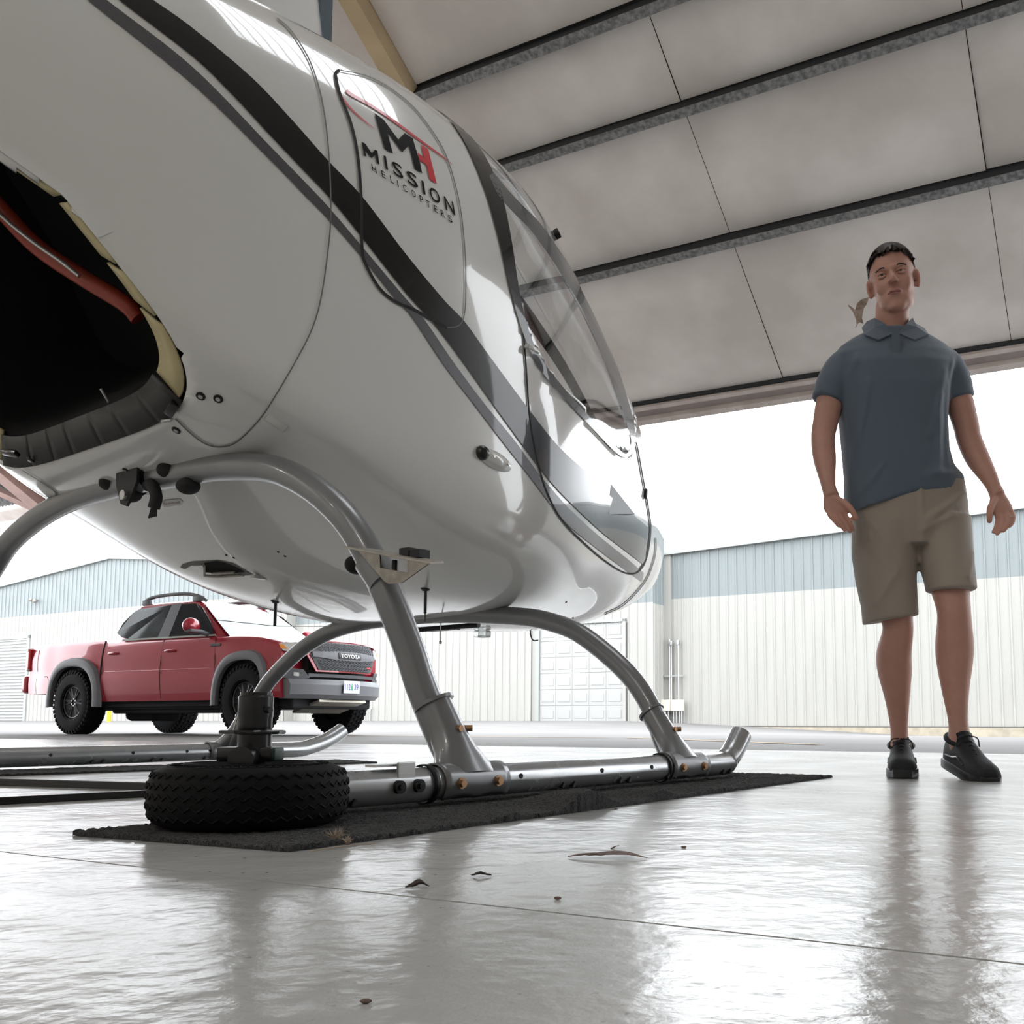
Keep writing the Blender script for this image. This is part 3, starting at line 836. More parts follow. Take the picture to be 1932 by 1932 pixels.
def foot(P, Q, sy, rr):
    """sleeve, saddle and bolts joining a strut to its skid: P lower end, Q a point up the strut"""
    P = Vector(P); Q = Vector(Q); d = (Q-P).normalized()
    bm = bmesh.new(); rings = []
    base = Vector((P.x, sy, .085))
    for t, r, ex in ((-.02, rr*1.25, 2.2), (.02, rr*1.2, 1.6), (.05, rr*1.18, 1.2), (.09, rr*1.15, 1.02), (.16, rr*1.12, 1.)):
        c = P+d*t*1.0
        x = Vector((1, 0, 0)); y = d.cross(x).normalized()
        rings.append([c+x*math.cos(a*2*PI/24)*r*ex+y*math.sin(a*2*PI/24)*r for a in range(24)])
    add_loft(bm, rings)
    o = obj('strut_sleeve', bm, M['tube_grey'], heli, sm=True)
    bm = bmesh.new(); e = P+d*.16
    add_cyl(bm, e-d*.003, e+d*.004, rr*1.32, n=28); q = obj('collar', bm, M['tube_grey'], o, sm=True)
    bm = bmesh.new(); c = Vector((P.x, sy, .052))
    # saddle wrapped round the skid with a scalloped lower lip
    rings = []
    for i, x in enumerate(np.linspace(-.095, .095, 13)):
        lip = -.35+.35*math.cos(x/.095*PI)*-1
        a0 = -PI*.30+.25*abs(math.sin(x/.095*PI)); a1 = PI-a0
        rings.append([Vector((c.x+x, sy+.0385*math.cos(a0+(a1-a0)*k/18), .052+.0385*math.sin(a0+(a1-a0)*k/18))) for k in range(19)])
    R = [[bm.verts.new(p) for p in r] for r in rings]
    for A, B in zip(R[:-1], R[1:]):
        for k in range(18): bm.faces.new((A[k], A[k+1], B[k+1], B[k]))
    q = obj('saddle', bm, M['tube_grey'], o, sm=True); s = q.modifiers.new('t', 'SOLIDIFY'); s.thickness = .004; s.offset = 1
    sg = -1 if sy < 0 else 1
    for bx in (-.055, .055):
        bm = bmesh.new(); add_cyl(bm, (c.x+bx, sy+sg*.034, .052), (c.x+bx, sy+sg*.0445, .052), .0115, n=20); add_cyl(bm, (c.x+bx, sy+sg*.044, .052), (c.x+bx, sy+sg*.051, .052), .0085, n=6)
        obj('bolt', bm, M['brass'], o, sm=30)
    bm = bmesh.new(); add_cyl(bm, P+d*.10+Vector((0, sg*.034, 0)), P+d*.10+Vector((.0, sg*.05, 0)), .008, n=6); add_cyl(bm, P+d*.10+Vector((.03, sg*.02, 0)), P+d*.10+Vector((.045, sg*.038, 0)), .008, n=6)
    obj('bolt', bm, M['brass'], o, sm=30)
foot((-.637, -1.118, .075), (-.687, -.990, .345), -1.1245, .0345)
foot((.219, -1.118, .075), (.219, -1.02, .21), -1.1245, .030)
foot((-.78, 1.12, .075), (-.79, 1.09, .345), 1.1245, .0345)
foot((.219, 1.118, .075), (.219, .97, .23), 1.1245, .030)
# small fittings on the near skid: ring clamp, holes and wear-shoe tabs
def clampband(x, w=.02):
    bm = bmesh.new(); rings = []
    for dx in (-w/2, w/2): rings.append([Vector((x+dx, -1.1245+.0375*math.cos(a*2*PI/28), .052+.0375*math.sin(a*2*PI/28))) for a in range(28)])
    R = [[bm.verts.new(p) for p in r] for r in rings]
    for k in range(28): bm.faces.new((R[0][k], R[0][(k+1) % 28], R[1][(k+1) % 28], R[1][k]))
    o = obj('clamp_band', bm, M['dark_metal'], heli, sm=True); s = o.modifiers.new('t', 'SOLIDIFY'); s.thickness = .003; s.offset = 1
clampband(-.755, .014); clampband(-.75+.86, .01)
bm = bmesh.new(); add_box(bm, (-.83, -1.152, .075), (.045, .006, .05), None, .002); add_box(bm, (-.86, -1.13, .094), (.08, .03, .005))
o = obj('wheel_bracket', bm, M['steel'], heli, label='small steel bracket for the ground wheel')
for x in (-.855, -.805):
    bm = bmesh.new(); add_cyl(bm, (x, -1.15, .053), (x, -1.168, .053), .013, n=20); add_cyl(bm, (x, -1.166, .053), (x, -1.172, .053), .006, n=6); obj('bolt', bm, M['dark_metal'], o, sm=30)
for x in (-.50, -.20, .02, .12):
    for sy in (-1, 1): obj('skid_hole', cyl((x, sy*1.1245-.0335*1, .058), (x, sy*1.1245-.0358, .058), .006, n=14), M['seam'], sk1 if sy < 0 else sk2)
for x in (-1.0, -.96, -.12, -.08, .10, .135, .40, .44, -.35, -.31):
    for sy in (-1, 1):
        bm = bmesh.new(); add_box(bm, (0, 0, 0), (.006, .012, .014), Matrix.Translation((x, sy*1.1245-.030, .030)) @ Matrix.Rotation(.6, 4, 'Y'))
        obj('shoe_tab', bm, M['dark_metal'], sk1 if sy < 0 else sk2)
# tie-down fitting under the rear tube, with black pads between tube and belly
LQ = Vector((-.626, 0, 0)); LN = Vector((-.154, 0, .84)).cross(Vector((0, 1, 0)))
def lean(x, y, d=0.): return hplane(x, y, LQ+LN.normalized()*d, LN)
bm = bmesh.new()
c = lean(272, 905)
for dy in (-.052, .052):
    add_cyl(bm, (c.x, c.y+dy-.008, c.z), (c.x, c.y+dy+.008, c.z), .041, n=28)
o = obj('tube_clamp', bm, M['dark_metal'], heli, sm=40, label='dark clamp with tie-down lug under the rear cross tube')
bm = prism([(c.y-.06, c.z+.02), (c.y+.055, c.z+.03), (c.y+.05, c.z-.02), (c.y+.02, c.z-.075), (c.y-.01, c.z-.085), (c.y-.035, c.z-.06), (c.y-.06, c.z-.02)], c.x-.052, c.x-.044, 'x')
obj('lug_plate', bm, M['dark_metal'], o); obj('bolt', cyl((c.x-.062, c.y-.005, c.z-.055), (c.x-.045, c.y-.005, c.z-.055), .014, n=16), M['steel'], o, sm=30)
bm = bmesh.new(); add_tube(bm, crom([(c.x-.02, c.y-.06, c.z-.03), (c.x-.03, c.y-.10, c.z-.035), (c.x-.03, c.y-.125, c.z-.07), (c.x-.03, c.y-.115, c.z-.10)], 5), [.016]*16, 12)
for k in range(5): add_tube(bm, [(c.x-.03, c.y-.115+.006*(k-2), c.z-.10), (c.x-.03, c.y-.110+.009*(k-2), c.z-.125)], .0025, 6)
obj('cable_boot', bm, M['black_rubber'], o, sm=True, label='black rubber cable boot')
for px, py in ((208, 912), (246, 933), (318, 887), (355, 917)):
    p = lean(px, py, .02); bm = bmesh.new(); add_ellipsoid(bm, p, (.03, .032, .022)); obj('rubber_pad', bm, M['black_rubber'], heli, sm=True)
# placard
bm = bmesh.new(); 
pp = [(310, 943), (340, 940), (346, 946), (342, 952), (311, 956), (304, 950)]
poly_px('placard', pp, mat('placard_white', (.6, .58, .57), rough=.4), off=.002, label='small white placard reading Tie-down only')
tb, x0, x1, y0, y1 = text_mesh('Tie-down only', 1.)
out = bmesh.new(); vs = {}
for v in tb.verts:
    t = (v.co.x-x0)/(x1-x0); h = (v.co.y-y0)/(y1-y0); vs[v] = out.verts.new(hit(308+33*t, 953-4*t-6*h, .003)[0])
for f in tb.faces: out.faces.new([vs[v] for v in f.verts])
obj('lettering', out, mat('maroon_ink', (.15, .03, .04)), heli); tb.free()
# step bracket on the rear strut
A0 = lean(722, 1101); sdir = (lean(676, 1000)-lean(771, 1230)).normalized()
def br(px, py, d=0.): return lean(px, py, d)
plate = [(676, 1036), (812, 1063), (760, 1100), (735, 1101), (727, 1096)]
hole = [(719, 1047), (773, 1057), (771, 1081), (720, 1071)]
NLv = LN.normalized()
if NLv.dot(HCO-A0) < 0: NLv = -NLv
def plq(px, py, d): return hplane(px, py, A0+NLv*.045, LN)+NLv*d
bm = bmesh.new()
op = [Vector((*p, 0)) for p in plate]; hp_ = [Vector((*p, 0)) for p in hole]
def q4(a, b, c_, d_):
    for dd in (0, .004): bm.faces.new([bm.verts.new(plq(p[0], p[1], dd)) for p in (a, b, c_, d_)])
q4(plate[0], plate[1], hole[1], hole[0]); q4(plate[1], plate[2], hole[2], hole[1]); q4(hole[2], plate[2], plate[3], hole[3]); q4(plate[0], hole[0], hole[3], plate[4])
for dd in (0, .004): bm.faces.new([bm.verts.new(plq(p[0], p[1], dd)) for p in (hole[3], plate[3], plate[4])])
st = obj('step_bracket', bm, M['worn_steel'], heli, label='worn steel step bracket on the rear strut')
bm = bmesh.new(); a, b = plq(655, 1034, 0), plq(817, 1064, 0); w = NLv*-.03; t = Vector((0, 0, .004))
v = [bm.verts.new(p) for p in (a+NLv*.006, b+NLv*.006, b+w, a+w, a+NLv*.006+t, b+NLv*.006+t, b+w+t, a+w+t)]
for f in ((0, 1, 2, 3), (4, 5, 6, 7), (0, 1, 5, 4), (1, 2, 6, 5), (2, 3, 7, 6), (3, 0, 4, 7)): bm.faces.new([v[k] for k in f])
obj('step_plate', bm, M['worn_steel'], st)
bm = bmesh.new()
for px in (732, 762):
    p = plq(px, 1058, -.02); add_cyl(bm, p, p+Vector((0, 0, -.025)), .007, n=8)
for px, py in ((752, 1044), (772, 1047)):
    p = plq(px, py, -.03); add_box(bm, p, (.03, .03, .018))
obj('bolt', bm, M['dark_metal'], st)
bm = bmesh.new(); pA = lean(700, 1058); pB = lean(728, 1100); add_cyl(bm, pA, pB, .039, n=24); obj('clamp_band', bm, M['tube_grey'], st, sm=True)
bm = bmesh.new(); p = lean(672, 1066, -.02); add_ellipsoid(bm, p, (.03, .02, .022)); obj('rubber_pad', bm, M['black_rubber'], st, sm=True)

# antennas, wire, lights, latches, scoop
p = hit(520, 1135)[0]
bm = bmesh.new(); add_cyl(bm, p+Vector((0, 0, .004)), p+Vector((0, 0, -.006)), .018, .010, 16); add_cyl(bm, p+Vector((0, 0, -.006)), p+Vector((0, 0, -.085)), .0055, n=12)
an = obj('antenna_post', bm, M['black_enamel'], heli, sm=30, label='short black antenna post under the belly')
tip = p+Vector((0, 0, -.085)); w1 = hplane(617, 1182, tip, (0, 1, 0)); w0 = hplane(401, 1169, tip, (0, 1, 0))
obj('antenna_wire', tube([w0, tip, w1], .0012, 6), M['black_enamel'], heli)
p = hit(803, 1112)[0]
bm = bmesh.new(); add_cyl(bm, p+Vector((0, 0, .004)), p+Vector((0, 0, -.006)), .018, .010, 16); add_cyl(bm, p+Vector((0, 0, -.006)), p+Vector((0, 0, -.075)), .005, n=12); add_cyl(bm, p+Vector((0, 0, -.07)), p+Vector((0, 0, -.10)), .002, n=8)
obj('antenna_post', bm, M['black_enamel'], heli, sm=30)
bm = bmesh.new(); a = hplane(832, 1166, (.219, -.03, .51), (1, 0, 0)); add_cyl(bm, a, (a.x, a.y, a.z-.085), .0025, n=8); add_ellipsoid(bm, (a.x, a.y, a.z-.085), (.006,)*3); add_box(bm, (a.x, a.y, a.z-.006), (.03, .05, .02))
obj('drain_probe', bm, M['steel'], heli, sm=30)
bm = bmesh.new(); add_cyl(bm, (.245, -.30, .505), (.245, .02, .505), .009, n=12); add_box(bm, (.25, -.12, .50), (.03, .14, .008), Matrix.Rotation(.0, 4, 'Z')); obj('belly_clamp', bm, M['dark_metal'], heli)
bm = bmesh.new(); b0 = hplane(910, 1196, (.75, 0, .5), (0, 1, 0)); add_box(bm, b0, (.05, .05, .028), None, .006); obj('belly_light', bm, M['clear_lens'], heli)
bm = bmesh.new(); h0 = [hplane(x, y, (.8, .1, .5), (0, 1, 0)) for x, y in ((1001, 1186), (1001, 1198), (1006, 1208), (1015, 1208))]
obj('belly_hook', tube(h0, .003, 8, k=3), M['dark_metal'], heli)
# recessed fuel drain bay on the belly
poly_px('drain_bay', [(340, 1070), (345, 1064), (362, 1059), (385, 1058), (412, 1056), (440, 1062), (478, 1084), (440, 1086), (400, 1082), (385, 1066), (362, 1066), (350, 1073)], M['seam_grey'], off=.002, label='shallow bay in the belly')
poly_px('drain_opening', [(386, 1060), (410, 1057), (425, 1060), (445, 1068), (463, 1077), (440, 1080), (400, 1079), (388, 1078)], M['dark_inside'], off=.004, label='dark opening in the belly bay')
bm = bmesh.new()
for a, b in (((388, 1062), (388, 1080)), ((388, 1080), (413, 1082)), ((413, 1082), (462, 1079)), ((404, 1076), (445, 1074))):
    add_cyl(bm, hit(*a, .012)[0], hit(*b, .012)[0], .0045, n=8)
obj('drain_fitting', bm, M['worn_steel'], heli)
bm = bmesh.new(); p, nn = hit(489, 1086, .0); add_box(bm, p+nn*.006, (.045, .02, .012)); obj('drain_fitting', bm, M['steel'], heli)
def ring_screw(px, py, r=.011):
    p, n = hit(px, py); bm = bmesh.new(); add_cyl(bm, p-n*.001, p+n*.003, r, n=20); o = obj('screw', bm, M['dark_metal'], heli, sm=30)
    bm = bmesh.new(); add_cyl(bm, p+n*.003, p+n*.0045, r*.5, n=12); obj('screw_head', bm, M['steel'], o, sm=30)
for p in ((379, 747), (412, 752), (333, 811), (57, 868)): ring_screw(*p)
for p in ((237, 886),): ring_screw(*p, r=.008)
for p in ((427, 1047), (441, 1052), (525, 1041), (538, 1049), (1068, 1136), (1081, 1166)): 
    q_, n_ = hit(*p); bm = bmesh.new(); add_cyl(bm, q_, q_+n_*.002, .004, n=10); obj('screw', bm, M['seam'], heli)
def obox(name, px, py, ax_px, L, W, Hh, m, lift=0., bev=.003, parent=None, label=None):
    """box on the hull, long axis towards the second picked point"""
    p, n = hit(px, py); a, _ = hit(*ax_px); x = (a-p); x = (x-n*x.dot(n)).normalized(); y = n.cross(x)
    Q = Matrix((x, y, n)).transposed().to_4x4(); Q.translation = p+n*(Hh/2+lift)
    bm = bmesh.new(); add_box(bm, (0, 0, 0), (L, W, Hh), Q, bev); return obj(name, bm, m, parent or heli, sm=30, label=label)
la = obox('latch', 327, 768, (313, 790), .05, .022, .014, M['black_enamel'], label='black over-centre latch at the cowl opening')
obox('latch_clip', 316, 790, (300, 792), .035, .008, .010, M['steel'], parent=la)
obox('latch', 22, 851, (60, 856), .06, .02, .014, M['black_enamel'])
obox('hinge_tab', 521, 797, (548, 815), .055, .022, .003, M['white_paint'])
obox('door_handle', 998, 662, (1018, 673), .045, .014, .010, M['white_paint'], lift=.016, label='white door handle bracket')
obox('handle_foot', 990, 655, (1018, 673), .012, .012, .02, M['white_paint'])
obox('door_hinge', 1216, 932, (1214, 945), .045, .02, .012, M['dark_metal'], label='dark exposed door hinge')
obox('door_hinge', 1047, 444, (1050, 456), .04, .02, .02, M['dark_metal'])
# position light pod
p, n = hit(932, 868); a, _ = hit(965, 886); x = a-p; x = (x-n*x.dot(n)).normalized(); y = n.cross(x)
Q = Matrix((x, y, n)).transposed().to_4x4()
bm = bmesh.new(); add_ellipsoid(bm, p, (.070, .026, .022), Q.to_3x3().to_4x4(), 28, 16)
pod = obj('position_light', bm, M['white_paint'], heli, sm=True, label='white pod with a dark lens on the hull side')
bm = bmesh.new(); add_ellipsoid(bm, p-x*.052+n*.004, (.022, .021, .020), Q.to_3x3().to_4x4(), 20, 12); obj('lens', bm, M['black_enamel'], pod, sm=True)
for t in (-.02, .01, .04):
    bm = bmesh.new(); c0 = p+x*t+n*.021; add_cyl(bm, c0-n*.002, c0+n*.001, .004, n=10); obj('screw', bm, M['steel'], pod)
# triangular static scoop on the door
T = [hit(x, y, .0)[0] for x, y in ((1152, 912), (1187, 970), (1147, 970))]; n = hit(1162, 950)[1]
bm = bmesh.new(); a = bm.verts.new(T[0]); b = bm.verts.new(T[1]+n*.022); c_ = bm.verts.new(T[2]+n*.004); d_ = bm.verts.new(T[1]+n*.001)
bm.faces.new((a, b, c_)); bm.faces.new((a, d_, b)); 
o = obj('vent_scoop', bm, mat('scoop_grey', (.14, .145, .15), rough=.45), heli, label='small triangular vent scoop'); s = o.modifiers.new('t', 'SOLIDIFY'); s.thickness = .003

# ================================================================== BUILDINGS ACROSS THE APRON
_pm = {}
def panel_mesh(w, key, pts_top, z0, ribs=3):
    """profiled sheet: raised ribs every w/ribs metres, standing in the local x-z plane, front towards -y; pts_top gives the top height at each x"""
    bm = bmesh.new(); cols = []
    pitch = w/ribs
    for k in range(ribs):
        x = k*pitch
        for dx, y in ((0, 0), (.015, -.03), (.05, -.03), (.065, 0), (pitch*.5, 0), (pitch*.5+.01, -.006), (pitch*.5+.03, -.006), (pitch*.5+.04, 0)):
            cols.append((x+dx, y))
    cols.append((w, 0))
    prev = None
    for x, y in cols:
        a = bm.verts.new((x, y, z0)); b = bm.verts.new((x, y, pts_top(x)))
        if prev: bm.faces.new((prev[0], a, b, prev[1]))
        prev = (a, b)
    me = bpy.data.meshes.new('siding_panel'); bm.to_mesh(me); bm.free()
    return me
ROTU = math.atan2(-UH.y, -UH.x)     # local +x runs along -u (to the right in the picture)
def building(label, s, uA, uB, zb0, zband, top, openings=(), bandmat='blue_siding', z_base=None):
    """front between u = uA (left) and uB (right); top(u) gives the eave or gable height"""
    b = empty('building', su(s, uA), ROTU, label=label, cat='building', group=None)
    W = .9; L = uA-uB; n = int(math.ceil(L/W))
    lo = None
    for k in range(n):
        x0 = k*W; w = min(W, L-x0)
        if w < .15: continue
        u0 = uA-x0
        zt = zband; z0 = zb0(u0-w/2)-.05 if callable(zb0) else zb0
        for (oa, ob, oz) in openings:
            if u0-w/2 < oa and u0-w/2 > ob: z0 = oz
        me = panel_mesh(w, None, lambda x: zband, z0); me.materials.append(M['cream'])
        o = bpy.data.objects.new('siding_panel', me); COL.objects.link(o); o.parent = b; o.location = (x0, 0, 0)
        me = panel_mesh(w, None, lambda x: top(u0-x), zband); me.materials.append(M[bandmat])
        o = bpy.data.objects.new('siding_panel', me); COL.objects.link(o); o.parent = b; o.location = (x0, 0, 0)
    # solid body behind the sheets, roof edge trim
    pts = [(0, -.3), (L, -.3)]+[(x, top(uA-x)-.02) for x in np.linspace(L, 0, 25)]
    bm = prism(pts, .04, 4, 'y'); obj('building_body', bm, M['cream'], b)
    bm = bmesh.new(); pr = [(x, top(uA-x)) for x in np.linspace(-.2, L+.05, 26)]
    for (x, z), (x2, z2) in zip(pr[:-1], pr[1:]):
        v = [bm.verts.new(p) for p in ((x, -.16, z-.08), (x2, -.16, z2-.08), (x2, -.16, z2+.07), (x, -.16, z+.07), (x, 4, z+.07), (x2, 4, z2+.07), (x, .05, z-.08), (x2, .05, z2-.08))]
        bm.faces.new((v[0], v[1], v[2], v[3])); bm.faces.new((v[3], v[2], v[5], v[4])); bm.faces.new((v[0], v[1], v[7], v[6]))
    obj('roof_trim', bm, M['trim'], b)
    return b
def bbox_(b, name, x0, x1, y0, y1, z0, z1, m, parent=None, bev=0):
    return obj(name, box(((x0+x1)/2, (y0+y1)/2, (z0+z1)/2), (x1-x0, y1-y0, z1-z0), None, bev), M[m] if isinstance(m, str) else m, parent or b)
def gable(u): return 7.30-.088*abs(u-39.2)
bl = building('large pale hangar with a blue-grey gable peak behind the red truck', 26.5, 62., 28.4, .15, 5.04, gable, openings=((54.5, 44.9, 3.98),))
# roll-up door of the left building: a frame and slats
X0 = 62-54.4; X1 = 62-44.95
d = bbox_(bl, 'roll_up_door', X0, X1, -.0, .04, .1, 4.0, 'door_white')
for k in range(26):
    z = .24+k*.148
    bm = bmesh.new(); add_tube(bm, [(X0, -.02, z), (X1, -.02, z)], .066, 8, flat=.35); obj('door_slat', bm, M['door_white'], d)
bbox_(bl, 'door_frame', X1, X1+.16, -.06, .02, .1, 4.12, 'trim'); bbox_(bl, 'door_frame', X0-.16, X1+.16, -.06, .02, 3.98, 4.14, 'trim')
bm = bmesh.new(); add_box(bm, (62-44.46, -.10, 5.71), (.10, .16, .08), None, .01); add_ellipsoid(bm, (62-44.33, -.2, 5.66), (.09, .09, .09)); add_ellipsoid(bm, (62-44.62, -.2, 5.74), (.09, .09, .09))
wl = obj('wall_light', bm, M['worn_steel'], bl, sm=True)
def midtop(u): return 5.45
bmid = building('low pale building with a white panelled garage door behind the skids', 27.0, 28.4, 13.1, .12, 3.86, midtop, openings=((17.28, 14.12, 3.25),))
X0 = 28.4-17.25; X1 = 28.4-14.14
d = bbox_(bmid, 'garage_door', X0, X1, .0, .04, .12, 3.3, 'door_white')
for r in range(6):
    for c in range(5):
        w = (X1-X0)/5; h = 3.16/6; bm = bmesh.new()
        bx = X0+w*(c+.5); bz = .13+h*(r+.5)
        add_box(bm, (bx, -.006, bz), (w*.985, .012, h*.95), None, .006); add_box(bm, (bx, -.016, bz), (w*.74, .012, h*.50), None, .008)
        obj('door_panel', bm, M['door_white'], d)
bbox_(bmid, 'door_frame', X0-.14, X0, -.07, .0, .1, 3.38, 'trim'); bbox_(bmid, 'door_frame', X1, X1+.1, -.07, .0, .1, 3.38, 'cream'); bbox_(bmid, 'door_frame', X0-.14, X1+.1, -.07, .0, 3.3, 3.4, 'trim')
bm = bmesh.new()
for x in np.arange(.0, .85, .28): pass
# return wall at the right end, in corrugated sheet
L = 28.4-13.1
me = panel_mesh(.84, None, lambda x: 3.82, .0); me.materials.append(M['cream']); o = bpy.data.objects.new('return_panel', me); COL.objects.link(o); o.parent = bmid; o.location = (L+.01, 0, 0); o.rotation_euler = (0, 0, PI/2)
me = panel_mesh(.84, None, lambda x: 5.4, 3.82); me.materials.append(M['blue_siding']); o = bpy.data.objects.new('return_panel', me); COL.objects.link(o); o.parent = bmid; o.location = (L+.01, 0, 0); o.rotation_euler = (0, 0, PI/2)
bm = bmesh.new(); x = 28.4-24.5; add_tube(bm, [(x, -.05, .15), (x, -.05, .62), (x+.06, -.12, .66), (x+.12, -.12, .60)], .025, 8); obj('wall_pipe', bm, M['steel'], bmid)
def rtop(u): return 5.52+.037*(13.1-u) if u > -2 else 6.08-.037*(-2-u)
br_ = building('pale building with a blue-grey upper band behind the walking man', 27.85, 13.1, -20, -.02, 4.03, rtop)
bbox_(br_, 'corner_trim', -.02, .24, -.07, .02, -.05, 5.5, 'cream')
bbox_(br_, 'base_trim', 0, 33.1, -.08, .0, -.03, .02, 'dark_and_shade_steel')
bm = bmesh.new(); 
v = [bm.verts.new(p) for p in ((1.8, -.35, .0), (33.1, -.35, .0), (33.1, -.35, -1.2), (1.8, -.35, -.25), (1.8, .1, .0), (33.1, .1, .0))]
bm.faces.new((v[0], v[1], v[2], v[3])); bm.faces.new((v[0], v[4], v[5], v[1])); obj('kerb', bm, M['kerb'], br_)
# utility boxes with two conduits, fixed to the right building
ub = empty('utility_box', su(27.72, 12.98), ROTU, label='cream utility boxes with two tall conduits at the building corner', cat='utility box')
def ux(u): return 12.98-u
for a, b_ in ((13.12, 12.78), (12.77, 12.38)):
    obj('cover', box((ux((a+b_)/2), -.10, .66), (abs(a-b_)-.01, .2, .34), None, .012), mat('box_cream', (.74, .69, .57), rough=.5) if 'box_cream' not in bpy.data.materials else bpy.data.materials['box_cream'], ub)
for u_, zt in ((12.86, 2.66), (12.80, 2.60), (12.56, 2.62)):
    bm = bmesh.new(); add_tube(bm, [(ux(u_), -.05, .82), (ux(u_), -.05, zt)], .022, 10); add_box(bm, (ux(u_), -.05, zt), (.09, .09, .16), None, .01); obj('conduit', bm, M['steel'], ub, sm=30)
bm = bmesh.new(); add_box(bm, (ux(12.74), -.04, 1.58), (.66, .05, .05)); obj('strut_bar', bm, M['trim'], ub)
for u_ in (13.0, 12.9, 12.72, 12.62, 12.52, 12.44):
    obj('pipe', cyl((ux(u_), -.08, .50), (ux(u_), -.08, .02), .024, n=10), M['steel'], ub, sm=True)
# yellow bollard seen under the truck
bo = wplane(205, 1362, su(24.5, 0), SH); bm = bmesh.new(); add_cyl(bm, (0, 0, 0), (0, 0, .75), .085, n=20); add_ellipsoid(bm, (0, 0, .75), (.085, .085, .06))
uo = bo.dot(UH)
obj('bollard', bm, mat('yellow_paint', (.75, .55, .03), rough=.5), sm=True, loc=(bo.x, bo.y, gz(24.5, uo)), label='yellow steel bollard seen under the red truck', cat='bollard')

# ================================================================== RED PICKUP TRUCK
M['red'] = mat('red_paint', (.33, .010, .028), rough=.25, coat=1., metal=.15, bump=.03, bump_scale=3)
M['plastic'] = mat('dark_plastic', (.075, .08, .088), rough=.5)
M['flare'] = mat('grey_flare_plastic', (.16, .165, .18), rough=.42)
M['car_glass'] = mat('tinted_glass', (.012, .015, .02), rough=.05, spec=.25)
M['rear_glass'] = mat('light_tinted_glass', (.06, .075, .08), rough=.05, spec=.3, noise_scale=3, col2=(.02, .025, .03))
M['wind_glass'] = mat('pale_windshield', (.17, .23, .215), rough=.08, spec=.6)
M['lamp'] = mat('lamp_glass', (.62, .62, .60), rough=.15, metal=.3, coat=1.)
M['amber'] = mat('amber', (.75, .25, .03), rough=.2, coat=1.)
M['black_car'] = mat('black_underbody', (.012, .012, .014), rough=.8)
M['alloy'] = mat('dark_alloy', (.07, .07, .075), rough=.3, metal=.7)
truck = empty('pickup_truck', (-6.853, 13.89, .0), PI/2-2.048, label='red four-door pickup truck parked on the asphalt outside the hangar', cat='truck')
truck.scale = (.905, .905, .985)
def sstep(t): t = max(0, min(1, t)); return t*t*(3-2*t)
def tzb(X):
    z = .44 if X < 3.1 else .50
    if X < -.55: z = .56
    if X > 4.05: z = .46
    for xc in (0, 3.57):
        d = abs(X-xc)/.53
        if d < 1: z = max(z, .39+.56*(1-d**2.8)**(1/2.8))
    return z
def tzt(X):
    if X < .60: return 1.27
    if X < 2.95: return 1.235
    t = (X-2.95)/1.5
    return 1.235-.02*t-.10*t**3
def twf(X): return .925+.015*math.exp(-((X)/.5)**4)+.02*math.exp(-((X-3.57)/.55)**4)-.04*sstep((-.7-X)/.55)
PROF = [(.40, .955), (.55, .985), (.70, 1.0), (.80, .995), (.84, .975), (.95, .985), (1.05, .985), (1.15, .968), (1.22, .955), (1.28, .93)]
def tprof(z): return float(np.interp(z, [p[0] for p in PROF], [p[1] for p in PROF]))
def xwarp(X, y): return X-.30*(min(1, abs(y)/.94)**2.6)*sstep((X-3.55)/.95)-(-.05*(min(1, abs(y)/.94)**3) if X < -1. else 0)
def tside(X, z): return twf(X)*tprof(z)
bm = bmesh.new(); stx = sorted(set([round(float(x), 3) for x in np.concatenate([np.linspace(-1.24, 4.46, 110), np.linspace(-.56, .56, 40), np.linspace(3.02, 4.12, 40)])]))
rows = []
for X in stx:
    zb, zt = tzb(X), tzt(X); half = []
    for k in range(15):
        z = zb+(zt-.03-zb)*k/14; half.append((tside(X, z), z))
    w = half[-1][0]
    crown = .05*sstep((X-2.8)/.4)
    for t in (.985, .94, .8, .6, .35, .12, 0): half.append((w*t, zt-(.008 if t == .985 else 0)+crown*(1-t*t)))
    ring = [(-y, z) for y, z in half]+[(y, z) for y, z in half[::-1][1:]]
    rows.append([bm.verts.new((xwarp(X, y), y, z)) for y, z in ring])
for A, B in zip(rows[:-1], rows[1:]):
    for k in range(len(A)-1): bm.faces.new((A[k], A[k+1], B[k+1], B[k]))
for R in (rows[0], rows[-1]):
    n = len(R); h = n//2
    for k in range(h): 
        if k+1 <= n-2-k: 
            vs = [R[k], R[k+1], R[n-2-k], R[n-1-k]]
            if len(set(vs)) == 4: bm.faces.new(vs)
            elif len(set(vs)) == 3: bm.faces.new(list(dict.fromkeys(vs)))
body = obj('truck_body', bm, M['red'], truck, sm=35)
# greenhouse
def gring(z):
    t = max(0, (z-1.22)/.55)
    x0 = .62+.40*t**1.4; x1 = 3.12-.86*t**1.0; w = .875-.20*t**1.2
    return x0, x1, w
def gpt(u, z, off=0.):
    """u 0..1 along the side from the rear to the front"""
    x0, x1, w = gring(z); return Vector((x0+(x1-x0)*u, -(w+off), z))
bm = bmesh.new(); rings = []
for z in (1.20, 1.30, 1.42, 1.55, 1.65, 1.72, 1.755, 1.775):
    x0, x1, w = gring(min(z, 1.74)); 
    sh = 0 if z < 1.73 else (.05 if z < 1.76 else .14)
    cx, rx = (x0+x1)/2, (x1-x0)/2-sh; ry = w-sh
    rings.append([Vector((cx+rx*math.copysign(abs(math.cos(a))**(2/9), math.cos(a)), ry*math.copysign(abs(math.sin(a))**(2/9), math.sin(a)), z)) for a in [2*PI*k/64 for k in range(64)]])
